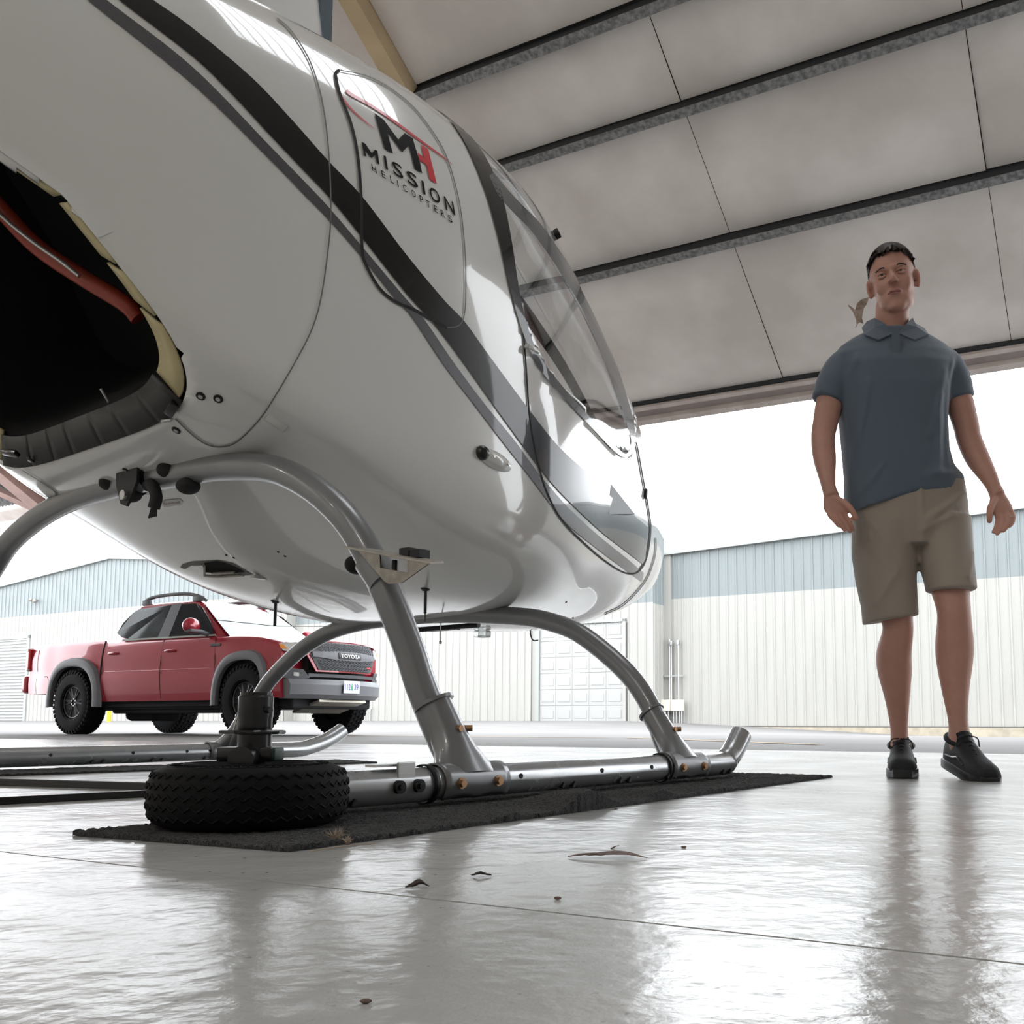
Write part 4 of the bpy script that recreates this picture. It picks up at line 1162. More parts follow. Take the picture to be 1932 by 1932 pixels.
add_loft(bm, rings); cab = obj('cab_roof', bm, M['red'], truck, sm=50)
def side_panel(name, P, m, off, parent=truck, both=True, label=None):
    for s in ((1, -1) if both else (1,)):
        bm = bmesh.new(); vs = []
        for X, z in P:
            x0, x1, w = gring(z); vs.append(bm.verts.new((X, -(w+off)*s, z)))
        bm.faces.new(vs); o = obj(name, bm, m, parent, label=label); md = o.modifiers.new('t', 'SOLIDIFY'); md.thickness = .008
side_panel('door_window', [(.93, 1.30), (.80, 1.36), (.86, 1.50), (1.0, 1.64), (1.10, 1.685), (1.78, 1.71), (1.72, 1.27), (1.08, 1.27)], M['rear_glass'], .006)
side_panel('door_window', [(1.98, 1.27), (2.0, 1.71), (2.30, 1.70), (2.46, 1.64), (2.70, 1.46), (2.86, 1.30), (2.84, 1.27)], M['car_glass'], .006)
side_panel('pillar_trim', [(1.73, 1.26), (1.79, 1.715), (1.995, 1.715), (1.965, 1.26)], M['plastic'], .009)
side_panel('window_sill', [(.98, 1.245), (.98, 1.268), (2.9, 1.268), (2.92, 1.245)], M['trim'], .012)
# windshield, following the front of the greenhouse
bm = bmesh.new(); g = []
for k in range(9):
    z = 1.24+.46*k/8; x0, x1, w = gring(z); row = []
    for j in range(13):
        t = -1+2*j/12; y = (w-.07)*t; row.append(bm.verts.new((x1+.012+.03*(1-t*t), y, z)))
    g.append(row)
for a, b in zip(g[:-1], g[1:]):
    for j in range(12): bm.faces.new((a[j], a[j+1], b[j+1], b[j]))
obj('truck_windshield', bm, M['wind_glass'], truck, sm=True, label='pale reflecting windshield')
# roof rails
for s in (-1, 1):
    bm = bmesh.new(); add_tube(bm, crom([(1.02, s*.60, 1.76), (1.12, s*.60, 1.83), (1.4, s*.60, 1.865), (1.9, s*.60, 1.865), (2.2, s*.60, 1.82), (2.36, s*.60, 1.75)], 5), .024, 10); 
    add_box(bm, (1.10, s*.6, 1.785), (.16, .05, .07), None, .01); add_box(bm, (2.2, s*.6, 1.785), (.2, .05, .07), None, .01); obj('roof_rail', bm, M['plastic'], truck, sm=True)
# flares, rocker, seams, handles
def side_curve(name, P, m, rad, k=4, flat=1., both=True):
    for s in ((-1, 1) if both else (-1,)):
        pts = crom([(xwarp(X, .9), s*(tside(X, min(max(z, .42), 1.25))+d), z) for X, z, d in P], k)
        obj(name, tube(pts, rad, 10, flat=flat), m, truck, sm=True)
for xc in (0, 3.57):
    for s in (-1, 1):
        bm = bmesh.new(); rings = []
        for k in range(33):
            a = -.02+(PI+.04)*k/32
            ca, sa = math.cos(a), math.sin(a); p = 2.6
            def pt(r, y): 
                cx = math.copysign(abs(ca)**(2/p), ca)*r; sz = math.copysign(abs(sa)**(2/p), sa)*r*1.05
                X = xc-cx; return Vector((xwarp(X, .9), s*y, .40+sz))
            w = twf(xc)
            rings.append([pt(.50, w-.02), pt(.50, w+.045), pt(.53, w+.06), pt(.60, w+.035), pt(.62, w-.03)])
        R = [[bm.verts.new(p) for p in r] for r in rings]
        for A, B in zip(R[:-1], R[1:]):
            for k in range(4): bm.faces.new((A[k], A[k+1], B[k+1], B[k]))
        obj('fender_flare', bm, M['flare'], truck, sm=50)
    bm = bmesh.new(); add_box(bm, (xc, 0, .74), (1.0, 1.72, .38)); obj('wheel_well', bm, M['black_car'], truck)
side_curve('body_seam', [(.60, 1.26, .002), (.59, 1.1, .002), (.58, .8, .002), (.62, .5, .002)], M['seam'], .012, flat=.5)
side_curve('body_seam', [(1.87, 1.23, .001), (1.86, 1.0, .001), (1.87, .7, .001), (1.88, .47, .001)], M['seam'], .004)
side_curve('body_seam', [(2.93, 1.22, .001), (2.95, 1.0, .001), (2.98, .7, .001), (2.93, .47, .001)], M['seam'], .004)
side_curve('body_seam', [(-.75, .80, .001), (-.66, .78, .001), (-.60, .56, .001)], M['seam'], .004)
side_curve('door_crease', [(.66, .84, .0), (1.8, .84, .0), (2.85, .84, .0)], M['red'], .012, flat=.6)
for X in (.84, 2.06):
    for s in (-1, 1):
        bm = bmesh.new(); y = tside(X, 1.08)+.012; add_tube(bm, crom([(X-.11, s*(y-.02), 1.08), (X-.08, s*(y+.012), 1.082), (X+.06, s*(y+.012), 1.082), (X+.1, s*(y-.02), 1.08)], 4), .017, 8); obj('door_handle', bm, M['red'], truck, sm=True)
for s in (-1, 1):
    bm = bmesh.new(); add_box(bm, (2.95, s*(tside(2.9, 1.1)+.008), 1.13), (.20, .014, .035), None, .006); obj('side_badge', bm, M['plastic'], truck)
    # mirror
    bm = bmesh.new(); add_ellipsoid(bm, (2.66, s*1.08, 1.37), (.09, .13, .10)); mo = obj('mirror', bm, M['red'], truck, sm=True)
    bm = bmesh.new(); add_box(bm, (2.70, s*1.06, 1.30), (.12, .22, .05), None, .02); add_cyl(bm, (2.72, s*1.0, 1.30), (2.76, s*.86, 1.27), .03, n=10); obj('mirror_base', bm, M['plastic'], mo)
    # taillight
    bm = bmesh.new(); add_box(bm, (-1.215, s*.86, 1.06), (.06, .09, .30), None, .02); obj('taillight', bm, mat('tail_red', (.6, .03, .03), rough=.2, coat=1.), truck)
    bm = bmesh.new(); add_box(bm, (-1.228, s*.87, 1.19), (.06, .08, .06), None, .02); add_box(bm, (-1.228, s*.87, .92), (.06, .08, .07), None, .02); obj('taillight', bm, M['lamp'], truck)
bm = bmesh.new(); add_box(bm, (-1.30, 0, .70), (.14, 1.80, .26), None, .05); obj('rear_bumper', bm, M['red'], truck, sm=True)
bm = bmesh.new(); add_box(bm, (1.75, 0, .40), (5.0, 1.5, .14), None, .03); add_box(bm, (1.7, -.62, .33), (2.3, .14, .10), None, .03); add_box(bm, (.9, -.25, .27), (.7, .5, .18), None, .08); add_box(bm, (-1.3, 0, .42), (.2, .1, .08))
add_cyl(bm, (0, -.75, .39), (0, .75, .39), .06, n=10); add_cyl(bm, (3.57, -.75, .39), (3.57, .75, .39), .05, n=10)
add_box(bm, (1.75, 0, .62), (2.3, 1.60, .5)); add_box(bm, (3.5, 0, .8), (1.6, 1.1, .5)); add_box(bm, (.0, 0, .9), (2.3, 1.2, .5))
obj('chassis', bm, M['black_car'], truck)
bm = bmesh.new(); add_box(bm, (4.18, 0, .36), (.5, .9, .03), Matrix.Translation((4.18, 0, .36)) @ Matrix.Rotation(-.28, 4, 'Y') @ Matrix.Translation((-4.18, 0, -.36))); obj('skid_plate', bm, mat('skid_plate', (.45, .42, .36), rough=.4, metal=.5), truck)
# front end, laid on the curved nose
def nose(y, z, off=0.): return Vector((xwarp(4.46, y)+off-.05*sstep((z-.95)/.25), y, z))
def nose_poly(name, P, m, off, th=.02, parent=truck, label=None):
    bm = bmesh.new(); f = bm.faces.new([bm.verts.new((0, y, z)) for y, z in P]); f.normal_update(); bmesh.ops.triangulate(bm, faces=bm.faces); bmesh.ops.subdivide_edges(bm, edges=bm.edges, cuts=2, use_grid_fill=True)
    for v in bm.verts: v.co = nose(v.co.y, v.co.z, off)
    o = obj(name, bm, m, parent, label=label); md = o.modifiers.new('t', 'SOLIDIFY'); md.thickness = th; md.offset = 1; return o
mirror = lambda P: [(-y, z) for y, z in P][::-1]
HEX = [(-.62, .98), (-.52, 1.145), (.52, 1.145), (.62, .98), (.50, .80), (-.50, .80)]
nose_poly('grille', [(y*1.05, .97+(z-.97)*1.12) for y, z in HEX], M['red'], .012, .02)
gr = nose_poly('grille', HEX, M['plastic'], .035, .012, label='dark hexagonal grille')
bm = bmesh.new()
for r in range(8):
    z = .825+r*.042
    if .93 < z < 1.03: continue
    for c in range(-8, 9):
        y = c*.062+(.031 if r % 2 else 0)
        if abs(y) > .60-abs(z-.98)*.75: continue
        p = nose(y, z, .062); add_tube(bm, [p+Vector((0, .026*math.cos(t*PI/3), .019*math.sin(t*PI/3))) for t in range(6)], .006, 4, closed=True)
o = obj('grille_mesh', bm, M['flare'], gr, kind='stuff')
nose_poly('grille_bar', [(-.60, .96), (-.60, 1.02), (-.22, 1.04), (.22, 1.04), (.60, 1.02), (.60, .96), (.22, .93), (-.22, .93)], M['flare'], .055, .012, parent=gr)
nose_poly('badge_plate', [(-.215, .95), (-.215, 1.025), (.215, 1.025), (.215, .95)], M['black_enamel'], .072, .006, parent=gr)
tb, x0, x1, y0, y1 = text_mesh('TOYOTA', 1., .02)
for v in tb.verts: v.co = nose(-.19+.38*(v.co.x-x0)/(x1-x0), .962+.05*(v.co.y-y0)/(y1-y0), .084)
obj('lettering', tb, mat('badge_white', (.8, .8, .8), rough=.4), gr, label='pale TOYOTA lettering on the grille')
nose_poly('grille_badge', [(.36, .845), (.36, .865), (.45, .865), (.45, .845)], mat('badge_red', (.7, .08, .08), rough=.4), .07, .004, parent=gr)
for P in ([(-.66, 1.02), (-.66, 1.10), (-.86, 1.125), (-.93, 1.10), (-.90, 1.02), (-.72, .985)],):
    for Q_ in (P, mirror(P)): nose_poly('headlight', Q_, M['lamp'], .012, .015)
for P in ([(-.86, 1.04), (-.90, 1.095), (-.935, 1.10), (-.93, 1.05)],):
    for Q_ in (P, mirror(P)): nose_poly('turn_signal', Q_, M['amber'], .03, .006)
for P in ([(-.68, .80), (-.90, .82), (-.90, .70), (-.78, .665), (-.60, .70)],):
    for Q_ in (P, mirror(P)): nose_poly('fog_lamp_bezel', Q_, M['plastic'], .012, .015)
for P in ([(-.74, .76), (-.80, .765), (-.80, .72), (-.74, .715)],):
    for Q_ in (P, mirror(P)): nose_poly('fog_lamp', Q_, M['lamp'], .03, .01)
nose_poly('bumper_slot', [(-.62, .715), (-.62, .755), (.62, .755), (.62, .715)], M['plastic'], .012, .015)
bm = bmesh.new(); rings = []
for j in range(21):
    y = -.86+1.72*j/20; p = nose(y, .6); rings.append([p+Vector(d) for d in ((-.12, 0, -.15), (.01, 0, -.15), (.075, 0, -.10), (.085, 0, .02), (.04, 0, .085), (-.1, 0, .09))])
add_loft(bm, rings); obj('front_bumper', bm, M['flare'], truck, sm=30)
pt_ = nose(.0, .60, .105); pl_ = obj('license_plate', box(pt_, (.012, .31, .155), None, .004), mat('plate_white', (.72, .74, .80), rough=.4), truck, label='pale license plate with a green tree in the middle')
for txt, ya, yb in (('112', -.135, -.03), ('39', .045, .125)):
    tb, x0, x1, y0, y1 = text_mesh(txt, 1., .01)
    for v in tb.verts: v.co = Vector((pt_.x+.0075, ya+(yb-ya)*(v.co.x-x0)/(x1-x0), .565+.075*(v.co.y-y0)/(y1-y0)))
    obj('plate_number', tb, mat('plate_blue', (.12, .12, .35), rough=.5) if 'plate_blue' not in bpy.data.materials else bpy.data.materials['plate_blue'], pl_)
bm = bmesh.new(); bm.faces.new([bm.verts.new((pt_.x+.0075, y, z)) for y, z in ((.0, .66), (-.022, .56), (.022, .56))]); obj('plate_tree', bm, mat('tree_green', (.08, .4, .22), rough=.5), pl_)
# wheels
def wheel(X, s):
    w = empty('truck_wheel', (X, s*.83, .435), 0, parent=truck)
    bm = bmesh.new(); prof = [(.225, -.12), (.25, -.145), (.36, -.155), (.405, -.135), (.42, -.07), (.424, 0), (.42, .07), (.405, .135), (.36, .155), (.25, .145), (.225, .12)]
    R = [[bm.verts.new((r*math.cos(a), y, r*math.sin(a))) for r, y in prof] for a in [2*PI*k/56 for k in range(56)]]
    for k in range(56):
        for i in range(len(prof)-1): bm.faces.new((R[k][i], R[k][i+1], R[(k+1) % 56][i+1], R[(k+1) % 56][i]))
    for k in range(40):
        for y, da in ((-.11, 0), (-.037, .5), (.037, 0), (.11, .5)):
            a = 2*PI*(k+da)/40; Q_ = Matrix.Rotation(-a, 4, 'Y'); add_box(bm, (.424, y, 0), (.024, .058, .042), Q_)
        for y in (-.135, .135):
            a = 2*PI*k/40; Q_ = Matrix.Rotation(-a, 4, 'Y'); add_box(bm, (.40, y, 0), (.03, .03, .036), Q_)
    obj('tyre', bm, M['tyre'], w, sm=30)
    bm = bmesh.new(); yo = s*.10
    add_tube(bm, [(.212*math.cos(2*PI*k/40), yo, .212*math.sin(2*PI*k/40)) for k in range(40)], .012, 8, closed=True)
    add_cyl(bm, (0, yo*.2, 0), (0, yo*.9, 0), .06, n=20); 
    for k in range(6):
        a = 2*PI*k/6; c_, s_ = math.cos(a), math.sin(a)
        for da in (-.16, .16): add_tube(bm, [(.04*math.cos(a), yo*.85, .04*math.sin(a)), (.205*math.cos(a+da), yo*.9, .205*math.sin(a+da))], [.022, .014], 6)
    ri = obj('rim', bm, M['alloy'], w, sm=30)
    bm = bmesh.new(); add_cyl(bm, (0, -.09, 0), (0, .09, 0), .213, n=40); obj('rim_barrel', bm, M['black_car'], w)
    bm = bmesh.new()
    for k in range(6): a = 2*PI*(k+.5)/6; add_cyl(bm, (.045*math.cos(a), yo*.88, .045*math.sin(a)), (.045*math.cos(a), yo*1.02, .045*math.sin(a)), .010, n=6)
    obj('lug_nuts', bm, M['steel'], w, kind='stuff')
for X in (0, 3.57):
    for s in (-1, 1): wheel(X, s)

# ================================================================== MATS, GROUND HANDLING WHEEL, TOW BAR
M['mat'] = mat('black_carpet', (.045, .047, .05), rough=.95, noise_scale=240, col2=(.002, .002, .003), bump=1., bump_scale=420, bump_dist=.006, sheen=.15)
def floor_mat_mesh(A, B, C, D, n, m, wave, th=.007, jit=.0022):
    """A-B short end, D-C the other; n along, m across"""
    bm = bmesh.new(); r_ = random.Random(5); top = []; A, B, C, D = [Vector((*p, 0)) for p in (A, B, C, D)]
    for i in range(n+1):
        row = []
        for j in range(m+1):
            a, b = i/n, j/m; p = (A*(1-a)+D*a)*(1-b)+(B*(1-a)+C*a)*b
            z = th+r_.uniform(-jit, jit)+wave(a, b)
            if j in (0, m) or i in (0, n): p += Vector((r_.uniform(-1, 1), r_.uniform(-1, 1), 0))*.002
            row.append(bm.verts.new((p.x, p.y, z)))
        top.append(row)
    for i in range(n):
        for j in range(m): bm.faces.new((top[i][j], top[i+1][j], top[i+1][j+1], top[i][j+1]))
    # edge skirt: follows the top surface (a lifted wave shows the gap of its underside)
    def skirt(vs, wv):
        lo = [bm.verts.new((v.co.x, v.co.y, max(.0005, wv(k)))) for k, v in enumerate(vs)]
        for k in range(len(vs)-1): bm.faces.new((vs[k], vs[k+1], lo[k+1], lo[k]))
    skirt([top[i][m] for i in range(n+1)], lambda k: wave(k/n, 1)*.0)
    skirt([top[i][0] for i in range(n+1)], lambda k: 0); skirt(top[0], lambda k: 0); skirt(top[n], lambda k: 0)
    return bm
mA, mB, mC = (wplane(135, 1577, (0, 0, 0), (0, 0, 1)), wplane(545, 1608, (0, 0, 0), (0, 0, 1)), wplane(1570, 1467, (0, 0, 0), (0, 0, 1)))
mD = mA+(mC-mB)
ML = (mC-mB).length
def wav(a, b):
    z = 0
    for c, w, h in ((.35, .058, .034), (.487, .036, .019), (.23, .03, .007), (.62, .04, .004)):
        t = (a-c-(1-b)*.04)/w
        if abs(t) < 1: z += h*(math.cos(t*PI)*.5+.5)*sstep((b-.45)/.5)
    return z
mat1 = obj('floor_mat', floor_mat_mesh(mA[:2], mB[:2], mC[:2], mD[:2], 380, 84, wav, jit=.003), M['mat'], sm=60, label='black carpet runner under the near skid with lifted wrinkles along its edge', cat='mat', group=None)
fA = wplane(-40, 1466.5, (0, 0, 0), (0, 0, 1)); fC = wplane(712, 1440, (0, 0, 0), (0, 0, 1)); dd = (fC-fA).normalized(); nn_ = Vector((-dd.y, dd.x, 0))
mat2 = obj('floor_mat', floor_mat_mesh((fA+nn_*.34-dd*.6)[:2], (fA-dd*.6)[:2], fC[:2], (fC+nn_*.34)[:2], 220, 40, lambda a, b: 0), M['mat'], sm=60, label='black carpet runner under the far skid', cat='mat')
# small ground wheel lying on the near mat with its upright socket
GW = Vector((-.604, 1.652, .009))
gw = empty('ground_handling_wheel', GW, 0, label='black treaded ground handling wheel lying flat with its socket pointing up', cat='wheel')
bm = bmesh.new(); prof = [(.088, .092), (.098, .1005), (.112, .099), (.135, .097), (.150, .090), (.158, .074), (.1600, .050), (.158, .026), (.150, .008), (.135, .001), (.10, .0), (.088, .006)]
nT = 96
R = [[bm.verts.new((r*math.cos(a), r*math.sin(a), z)) for r, z in prof] for a in [2*PI*k/nT for k in range(nT)]]
for k in range(nT):
    for i in range(len(prof)-1): bm.faces.new((R[k][i], R[k][i+1], R[(k+1) % nT][i+1], R[(k+1) % nT][i]))
gt = obj('tyre', bm, M['tyre'], gw, sm=50)
bm = bmesh.new()
for row in range(5):
    z0 = .016+row*.0165; N_ = 44
    pts = []
    for k in range(N_*2):
        a = 2*PI*k/(N_*2); z = z0+(.0045 if k % 2 else -.0025)+.002; r = float(np.interp(z, [.008, .026, .05, .074, .09], [.1505, .1585, .1605, .1585, .1505]))
        pts.append(Vector((r*math.cos(a), r*math.sin(a), z)))
    add_tube(bm, pts, .0021, 5, closed=True)
obj('tread', bm, M['tyre'], gw, kind='stuff')
bm = bmesh.new()
for k in range(60):
    a = 2*PI*k/60; add_box(bm, (.118, 0, .0995), (.016 if k % 3 else .008, .0025, .0022), Matrix.Rotation(a, 4, 'Z'))
add_tube(bm, [(.104*math.cos(2*PI*k/48), .104*math.sin(2*PI*k/48), .1005) for k in range(48)], .0016, 6, closed=True)
add_tube(bm, [(.131*math.cos(2*PI*k/48), .131*math.sin(2*PI*k/48), .0975) for k in range(48)], .0012, 6, closed=True)
obj('sidewall_marks', bm, M['tyre'], gw, kind='stuff')
bm = bmesh.new(); add_cyl(bm, (0, 0, .012), (0, 0, .078), .089, n=40); add_cyl(bm, (0, 0, .078), (0, 0, .088), .04, .034, n=24); obj('wheel_hub', bm, M['dark_metal'], gw, sm=30)
bm = bmesh.new(); prof = [(.0255, .085), (.0275, .088), (.0275, .176), (.0285, .178), (.0285, .212), (.026, .214), (.026, .219), (.0225, .219), (.0225, .12)]
R = [[bm.verts.new((r*math.cos(a), r*math.sin(a), z)) for r, z in prof] for a in [2*PI*k/40 for k in range(40)]]
for k in range(40):
    for i in range(len(prof)-1): bm.faces.new((R[k][i], R[k][i+1], R[(k+1) % 40][i+1], R[(k+1) % 40][i]))
po = obj('socket', bm, M['black_enamel'], gw, sm=30, loc=(.004, .0, 0), label='black open-topped tube socket')
def gwp(x, y): return wplane(x, y, (0, GW.y-.01, 0), (0, 1, 0))-GW
bm = bmesh.new(); add_cyl(bm, (.002, -.055, .108), (.002, .03, .108), .0215, n=30); obj('pivot', bm, M['black_enamel'], gw, sm=30)
bm = bmesh.new(); add_box(bm, (-.006, .004, .115), (.092, .05, .024), None, .003); obj('axle_block', bm, M['black_enamel'], gw, sm=30)
bm = bmesh.new(); add_box(bm, (.040, .004, .115), (.012, .046, .022), None, .003); obj('end_plug', bm, mat('dark_green_plastic', (.01, .035, .025), rough=.5), gw, sm=30)
bm = bmesh.new(); add_tube(bm, [(.052*math.cos(a)*(1.0 if abs(math.cos(a)) > .7 else .75), .040*math.sin(a), .152) for a in [2*PI*k/8+PI/8 for k in range(8)]], .0035, 6, closed=True)
add_box(bm, (-.038, 0, .152), (.024, .03, .004)); add_box(bm, (.038, 0, .152), (.024, .03, .004)); obj('collar_plate', bm, M['black_enamel'], gw)
obj('locking_pin', cyl((.02, -.012, .189), (.036, -.02, .189), .0055, n=12), M['dark_metal'], gw, sm=30)
bm = bmesh.new(); add_cyl(bm, (-.032, .0, .155), (-.024, .0, .185), .0018, n=6); obj('lanyard', bm, M['steel'], gw)
# V-shaped black bar on the floor behind the wheel
tbar = empty('tow_bar', (-1.0, 2.05, 0), 0, label='low black V-shaped bar lying on the floor left of the wheel', cat='tow bar')
def bar(P, Q, h, w):
    a = wplane(*P, (0, 0, 0), (0, 0, 1)); b = wplane(*Q, (0, 0, 0), (0, 0, 1)); a.z = b.z = 0
    L = (b-a).length; an = math.atan2((b-a).y, (b-a).x); Mx = Matrix.Translation((a+b)/2-Vector((-1.0, 2.05, 0))) @ Matrix.Rotation(an, 4, 'Z')
    bm = bmesh.new(); add_box(bm, (0, w/2, h/2), (L, w, h), Mx, .002); return obj('bar', bm, M['black_enamel'], tbar)
bar((-60, 1522), (310, 1502.5), .0165, .020)
bar((-80, 1480), (310, 1492), .020, .012)

# ================================================================== DEBRIS ON THE FLOOR
M['leaf'] = mat('dry_leaf', (.16, .10, .08), rough=.7, noise_amt=.4, noise_scale=60)
M['dark_leaf'] = mat('dark_dry_leaf', (.045, .032, .028), rough=.7)
def leaf(name, px, py, L, W, curl, rot, m, label, cat='leaf', seed=1, lift=.0, ripple=.003):
    c = wplane(px, py, (0, 0, 0), (0, 0, 1)); r_ = random.Random(seed); bm = bmesh.new(); n = 14; g = []
    for i in range(n+1):
        t = i/n; w = W*(math.sin(PI*t)**.8)*(1+.25*math.sin(9*t+seed)); row = []
        for j in range(5):
            s_ = (j-2)/2; row.append(bm.verts.new((L*(t-.5), w*s_/2, .0012+lift*math.sin(PI*t)+curl*s_*s_*math.sin(PI*t)+ripple*(.5+.5*math.sin(7*t+seed))*math.sin(PI*t)+r_.uniform(0, .0008))))
        g.append(row)
    for a, b in zip(g[:-1], g[1:]):
        for j in range(4): bm.faces.new((a[j], a[j+1], b[j+1], b[j]))
    o = obj(name, bm, m, sm=60, loc=(c.x, c.y, 0), rot=(0, 0, rot), label=label, cat=cat); s = o.modifiers.new('t', 'SOLIDIFY'); s.thickness = .0006; return o
leaf('dry_leaf', 1146, 1620, .105, .03, .002, -.12, M['leaf'], 'long narrow brown dry leaf lying on the open floor right of centre', seed=2, lift=.003)
leaf('dry_leaf', 787, 1676, .026, .016, .004, .3, M['dark_leaf'], 'small curled dark leaf beside the floor joint', seed=3, ripple=.003)
leaf('dry_leaf', 908, 1654, .024, .010, .002, .1, M['dark_leaf'], 'thin dark leaf scrap on the floor just behind the curled leaf', seed=5, ripple=.0015)
c = wplane(1160, 1601, (0, 0, 0), (0, 0, 1)); bm = add_tube(bmesh.new(), crom([(.006*math.cos(a), .005*math.sin(a), .002+.002*math.cos(a)) for a in [2*PI*k/8 for k in range(7)]], 4), .0006, 5)
obj('curled_stalk', bm, M['leaf'], loc=(c.x, c.y, 0), label='tiny curled stalk on the floor above the long dry leaf', cat='stalk')
def tuft(px, py, n, h, seed, label):
    c = wplane(px, py, (0, 0, .008), (0, 0, 1)); r_ = random.Random(seed); bm = bmesh.new()
    for _ in range(n):
        a = r_.uniform(0, 2*PI); t = r_.uniform(.2, 1.1); d = Vector((math.cos(a)*math.sin(t), math.sin(a)*math.sin(t), math.cos(t))); b = Vector((r_.uniform(-.004, .004), r_.uniform(-.004, .004), -.001))
        l = h*r_.uniform(.5, 1); add_tube(bm, [b, b+d*l*.5, b+d*l+Vector((0, 0, -l*.15))], [.0006, .0005, .0002], 4)
    return obj('feather_tuft', bm, M_feather, loc=(c.x, c.y, .008), label=label, cat='feather tuft')
M_feather = mat('straw_feather', (.36, .29, .23), rough=.8)
tuft(632, 1582, 60, .024, 4, 'pale brown feathery tuft on the mat at the foot of the wheel')
tuft(657, 1588, 24, .017, 6, 'smaller straw tuft on the mat edge right of the larger tuft')
c0 = wplane(585, 1606, (0, 0, .002), (0, 0, 1)); c1 = wplane(708, 1592, (0, 0, .002), (0, 0, 1))
obj('straw', tube([c0, (c0+c1)/2+Vector((0, .004, .001)), c1], .0009, 5, k=3), M_feather, label='thin brown straw lying along the front edge of the near mat', cat='straw')
for k, (px, py) in enumerate(((656, 1594), (1052, 1697), (1290, 1600), (1162, 1527), (690, 1893))):
    c = wplane(px, py, (0, 0, 0), (0, 0, 1)); bm = bmesh.new(); add_ellipsoid(bm, (0, 0, .0015), (.004, .003, .0015), None, 8, 5)
    lab = ['brown crumb beside the straw tufts', 'brown crumb on the floor below the long dry leaf', 'dark crumb on the bright floor right of the long dry leaf', 'black crumb on the floor below the wrinkled mat edge', 'pale crumb on the floor near the bottom edge of the photo'][k]
    obj('crumb', bm, M['leaf'], sm=True, loc=(c.x, c.y, 0), label=lab, cat='crumb')

# ================================================================== WALKING MAN (facing the camera, about 3.2 m away)
M['skin'] = mat('skin', (.50, .27, .21), rough=.5, sss=.25, noise_amt=.08, noise_scale=25)
M['shirt'] = mat('navy_polo_knit', (.085, .115, .155), rough=.75, sheen=.3, bump=.25, bump_scale=9, bump_dist=.02)
M['shorts'] = mat('khaki_twill', (.30, .255, .215), rough=.8, sheen=.2, bump=.25, bump_scale=8, bump_dist=.02)
M['shoe'] = mat('black_canvas', (.012, .013, .016), rough=.7, bump=.3, bump_scale=300)
M['shoe_side'] = mat('black_leather', (.02, .022, .028), rough=.35)
M['shoe_rubber'] = mat('black_sole_rubber', (.018, .019, .022), rough=.4)
M['hair'] = mat('dark_brown_hair', (.035, .025, .02), rough=.55, noise_amt=.5, noise_scale=80, stretch=(1, 1, .2), bump=.6, bump_scale=120)
person = empty('person', (1.03, 3.22, 0), 0, label='man in a navy polo shirt, khaki shorts and black sneakers walking towards the viewer', cat='person')
PO = Vector((1.03, 3.22, 0))
def V(*a): return Vector(a)-PO
def limb(bm, P, n=20, flat=1.):
    """P = [(x, y, z, r)]: smooth tapering limb"""
    C = crom([Vector(p[:3])-PO for p in P], 5); rr = crom([Vector((p[3], 0, 0)) for p in P], 5)
    add_tube(bm, C, [max(.002, r.x) for r in rr], n, flat=flat)
bm = bmesh.new()
# legs: the one left in the picture bears the weight, the other steps forward
limb(bm, [(.925, 3.235, .90, .088), (.925, 3.225, .75, .080), (.935, 3.20, .60, .065), (.948, 3.185, .52, .052), (.950, 3.185, .47, .050), (.944, 3.215, .40, .057), (.950, 3.23, .34, .055), (.960, 3.245, .25, .040), (.966, 3.255, .155, .0285), (.968, 3.258, .10, .032), (.968, 3.255, .06, .034)])
limb(bm, [(1.115, 3.235, .90, .088), (1.115, 3.20, .76, .080), (1.112, 3.15, .64, .066), (1.112, 3.12, .56, .055), (1.113, 3.115, .51, .053), (1.118, 3.135, .43, .060), (1.118, 3.14, .37, .057), (1.114, 3.13, .28, .043), (1.113, 3.115, .185, .0305), (1.115, 3.11, .13, .034), (1.118, 3.105, .08, .035)])
limb(bm, [(1.02, 3.25, .86, .12), (1.02, 3.25, .98, .13), (1.0, 3.24, 1.10, .12), (.985, 3.235, 1.25, .125), (.98, 3.235, 1.38, .12), (.98, 3.245, 1.46, .08), (.98, 3.25, 1.52, .058), (.979, 3.235, 1.58, .057), (.979, 3.23, 1.62, .056)])
for a, b in (((.80, 3.245, 1.40), (1.16, 3.245, 1.415)),):
    add_tube(bm, crom([Vector(a)-PO, V(.88, 3.24, 1.42), V(.98, 3.245, 1.42), V(1.08, 3.24, 1.43), Vector(b)-PO], 4), .045, 16)
limb(bm, [(.81, 3.245, 1.385, .046), (.765, 3.235, 1.30, .048), (.735, 3.215, 1.19, .043), (.723, 3.205, 1.13, .040), (.722, 3.185, 1.06, .0385), (.722, 3.155, .99, .029), (.724, 3.14, .945, .0235), (.730, 3.132, .915, .026)])
limb(bm, [(1.15, 3.245, 1.395, .046), (1.19, 3.235, 1.30, .048), (1.213, 3.22, 1.19, .043), (1.222, 3.215, 1.13, .041), (1.240, 3.195, 1.06, .039), (1.262, 3.165, .99, .029), (1.272, 3.15, .95, .0235), (1.280, 3.142, .92, .026)])
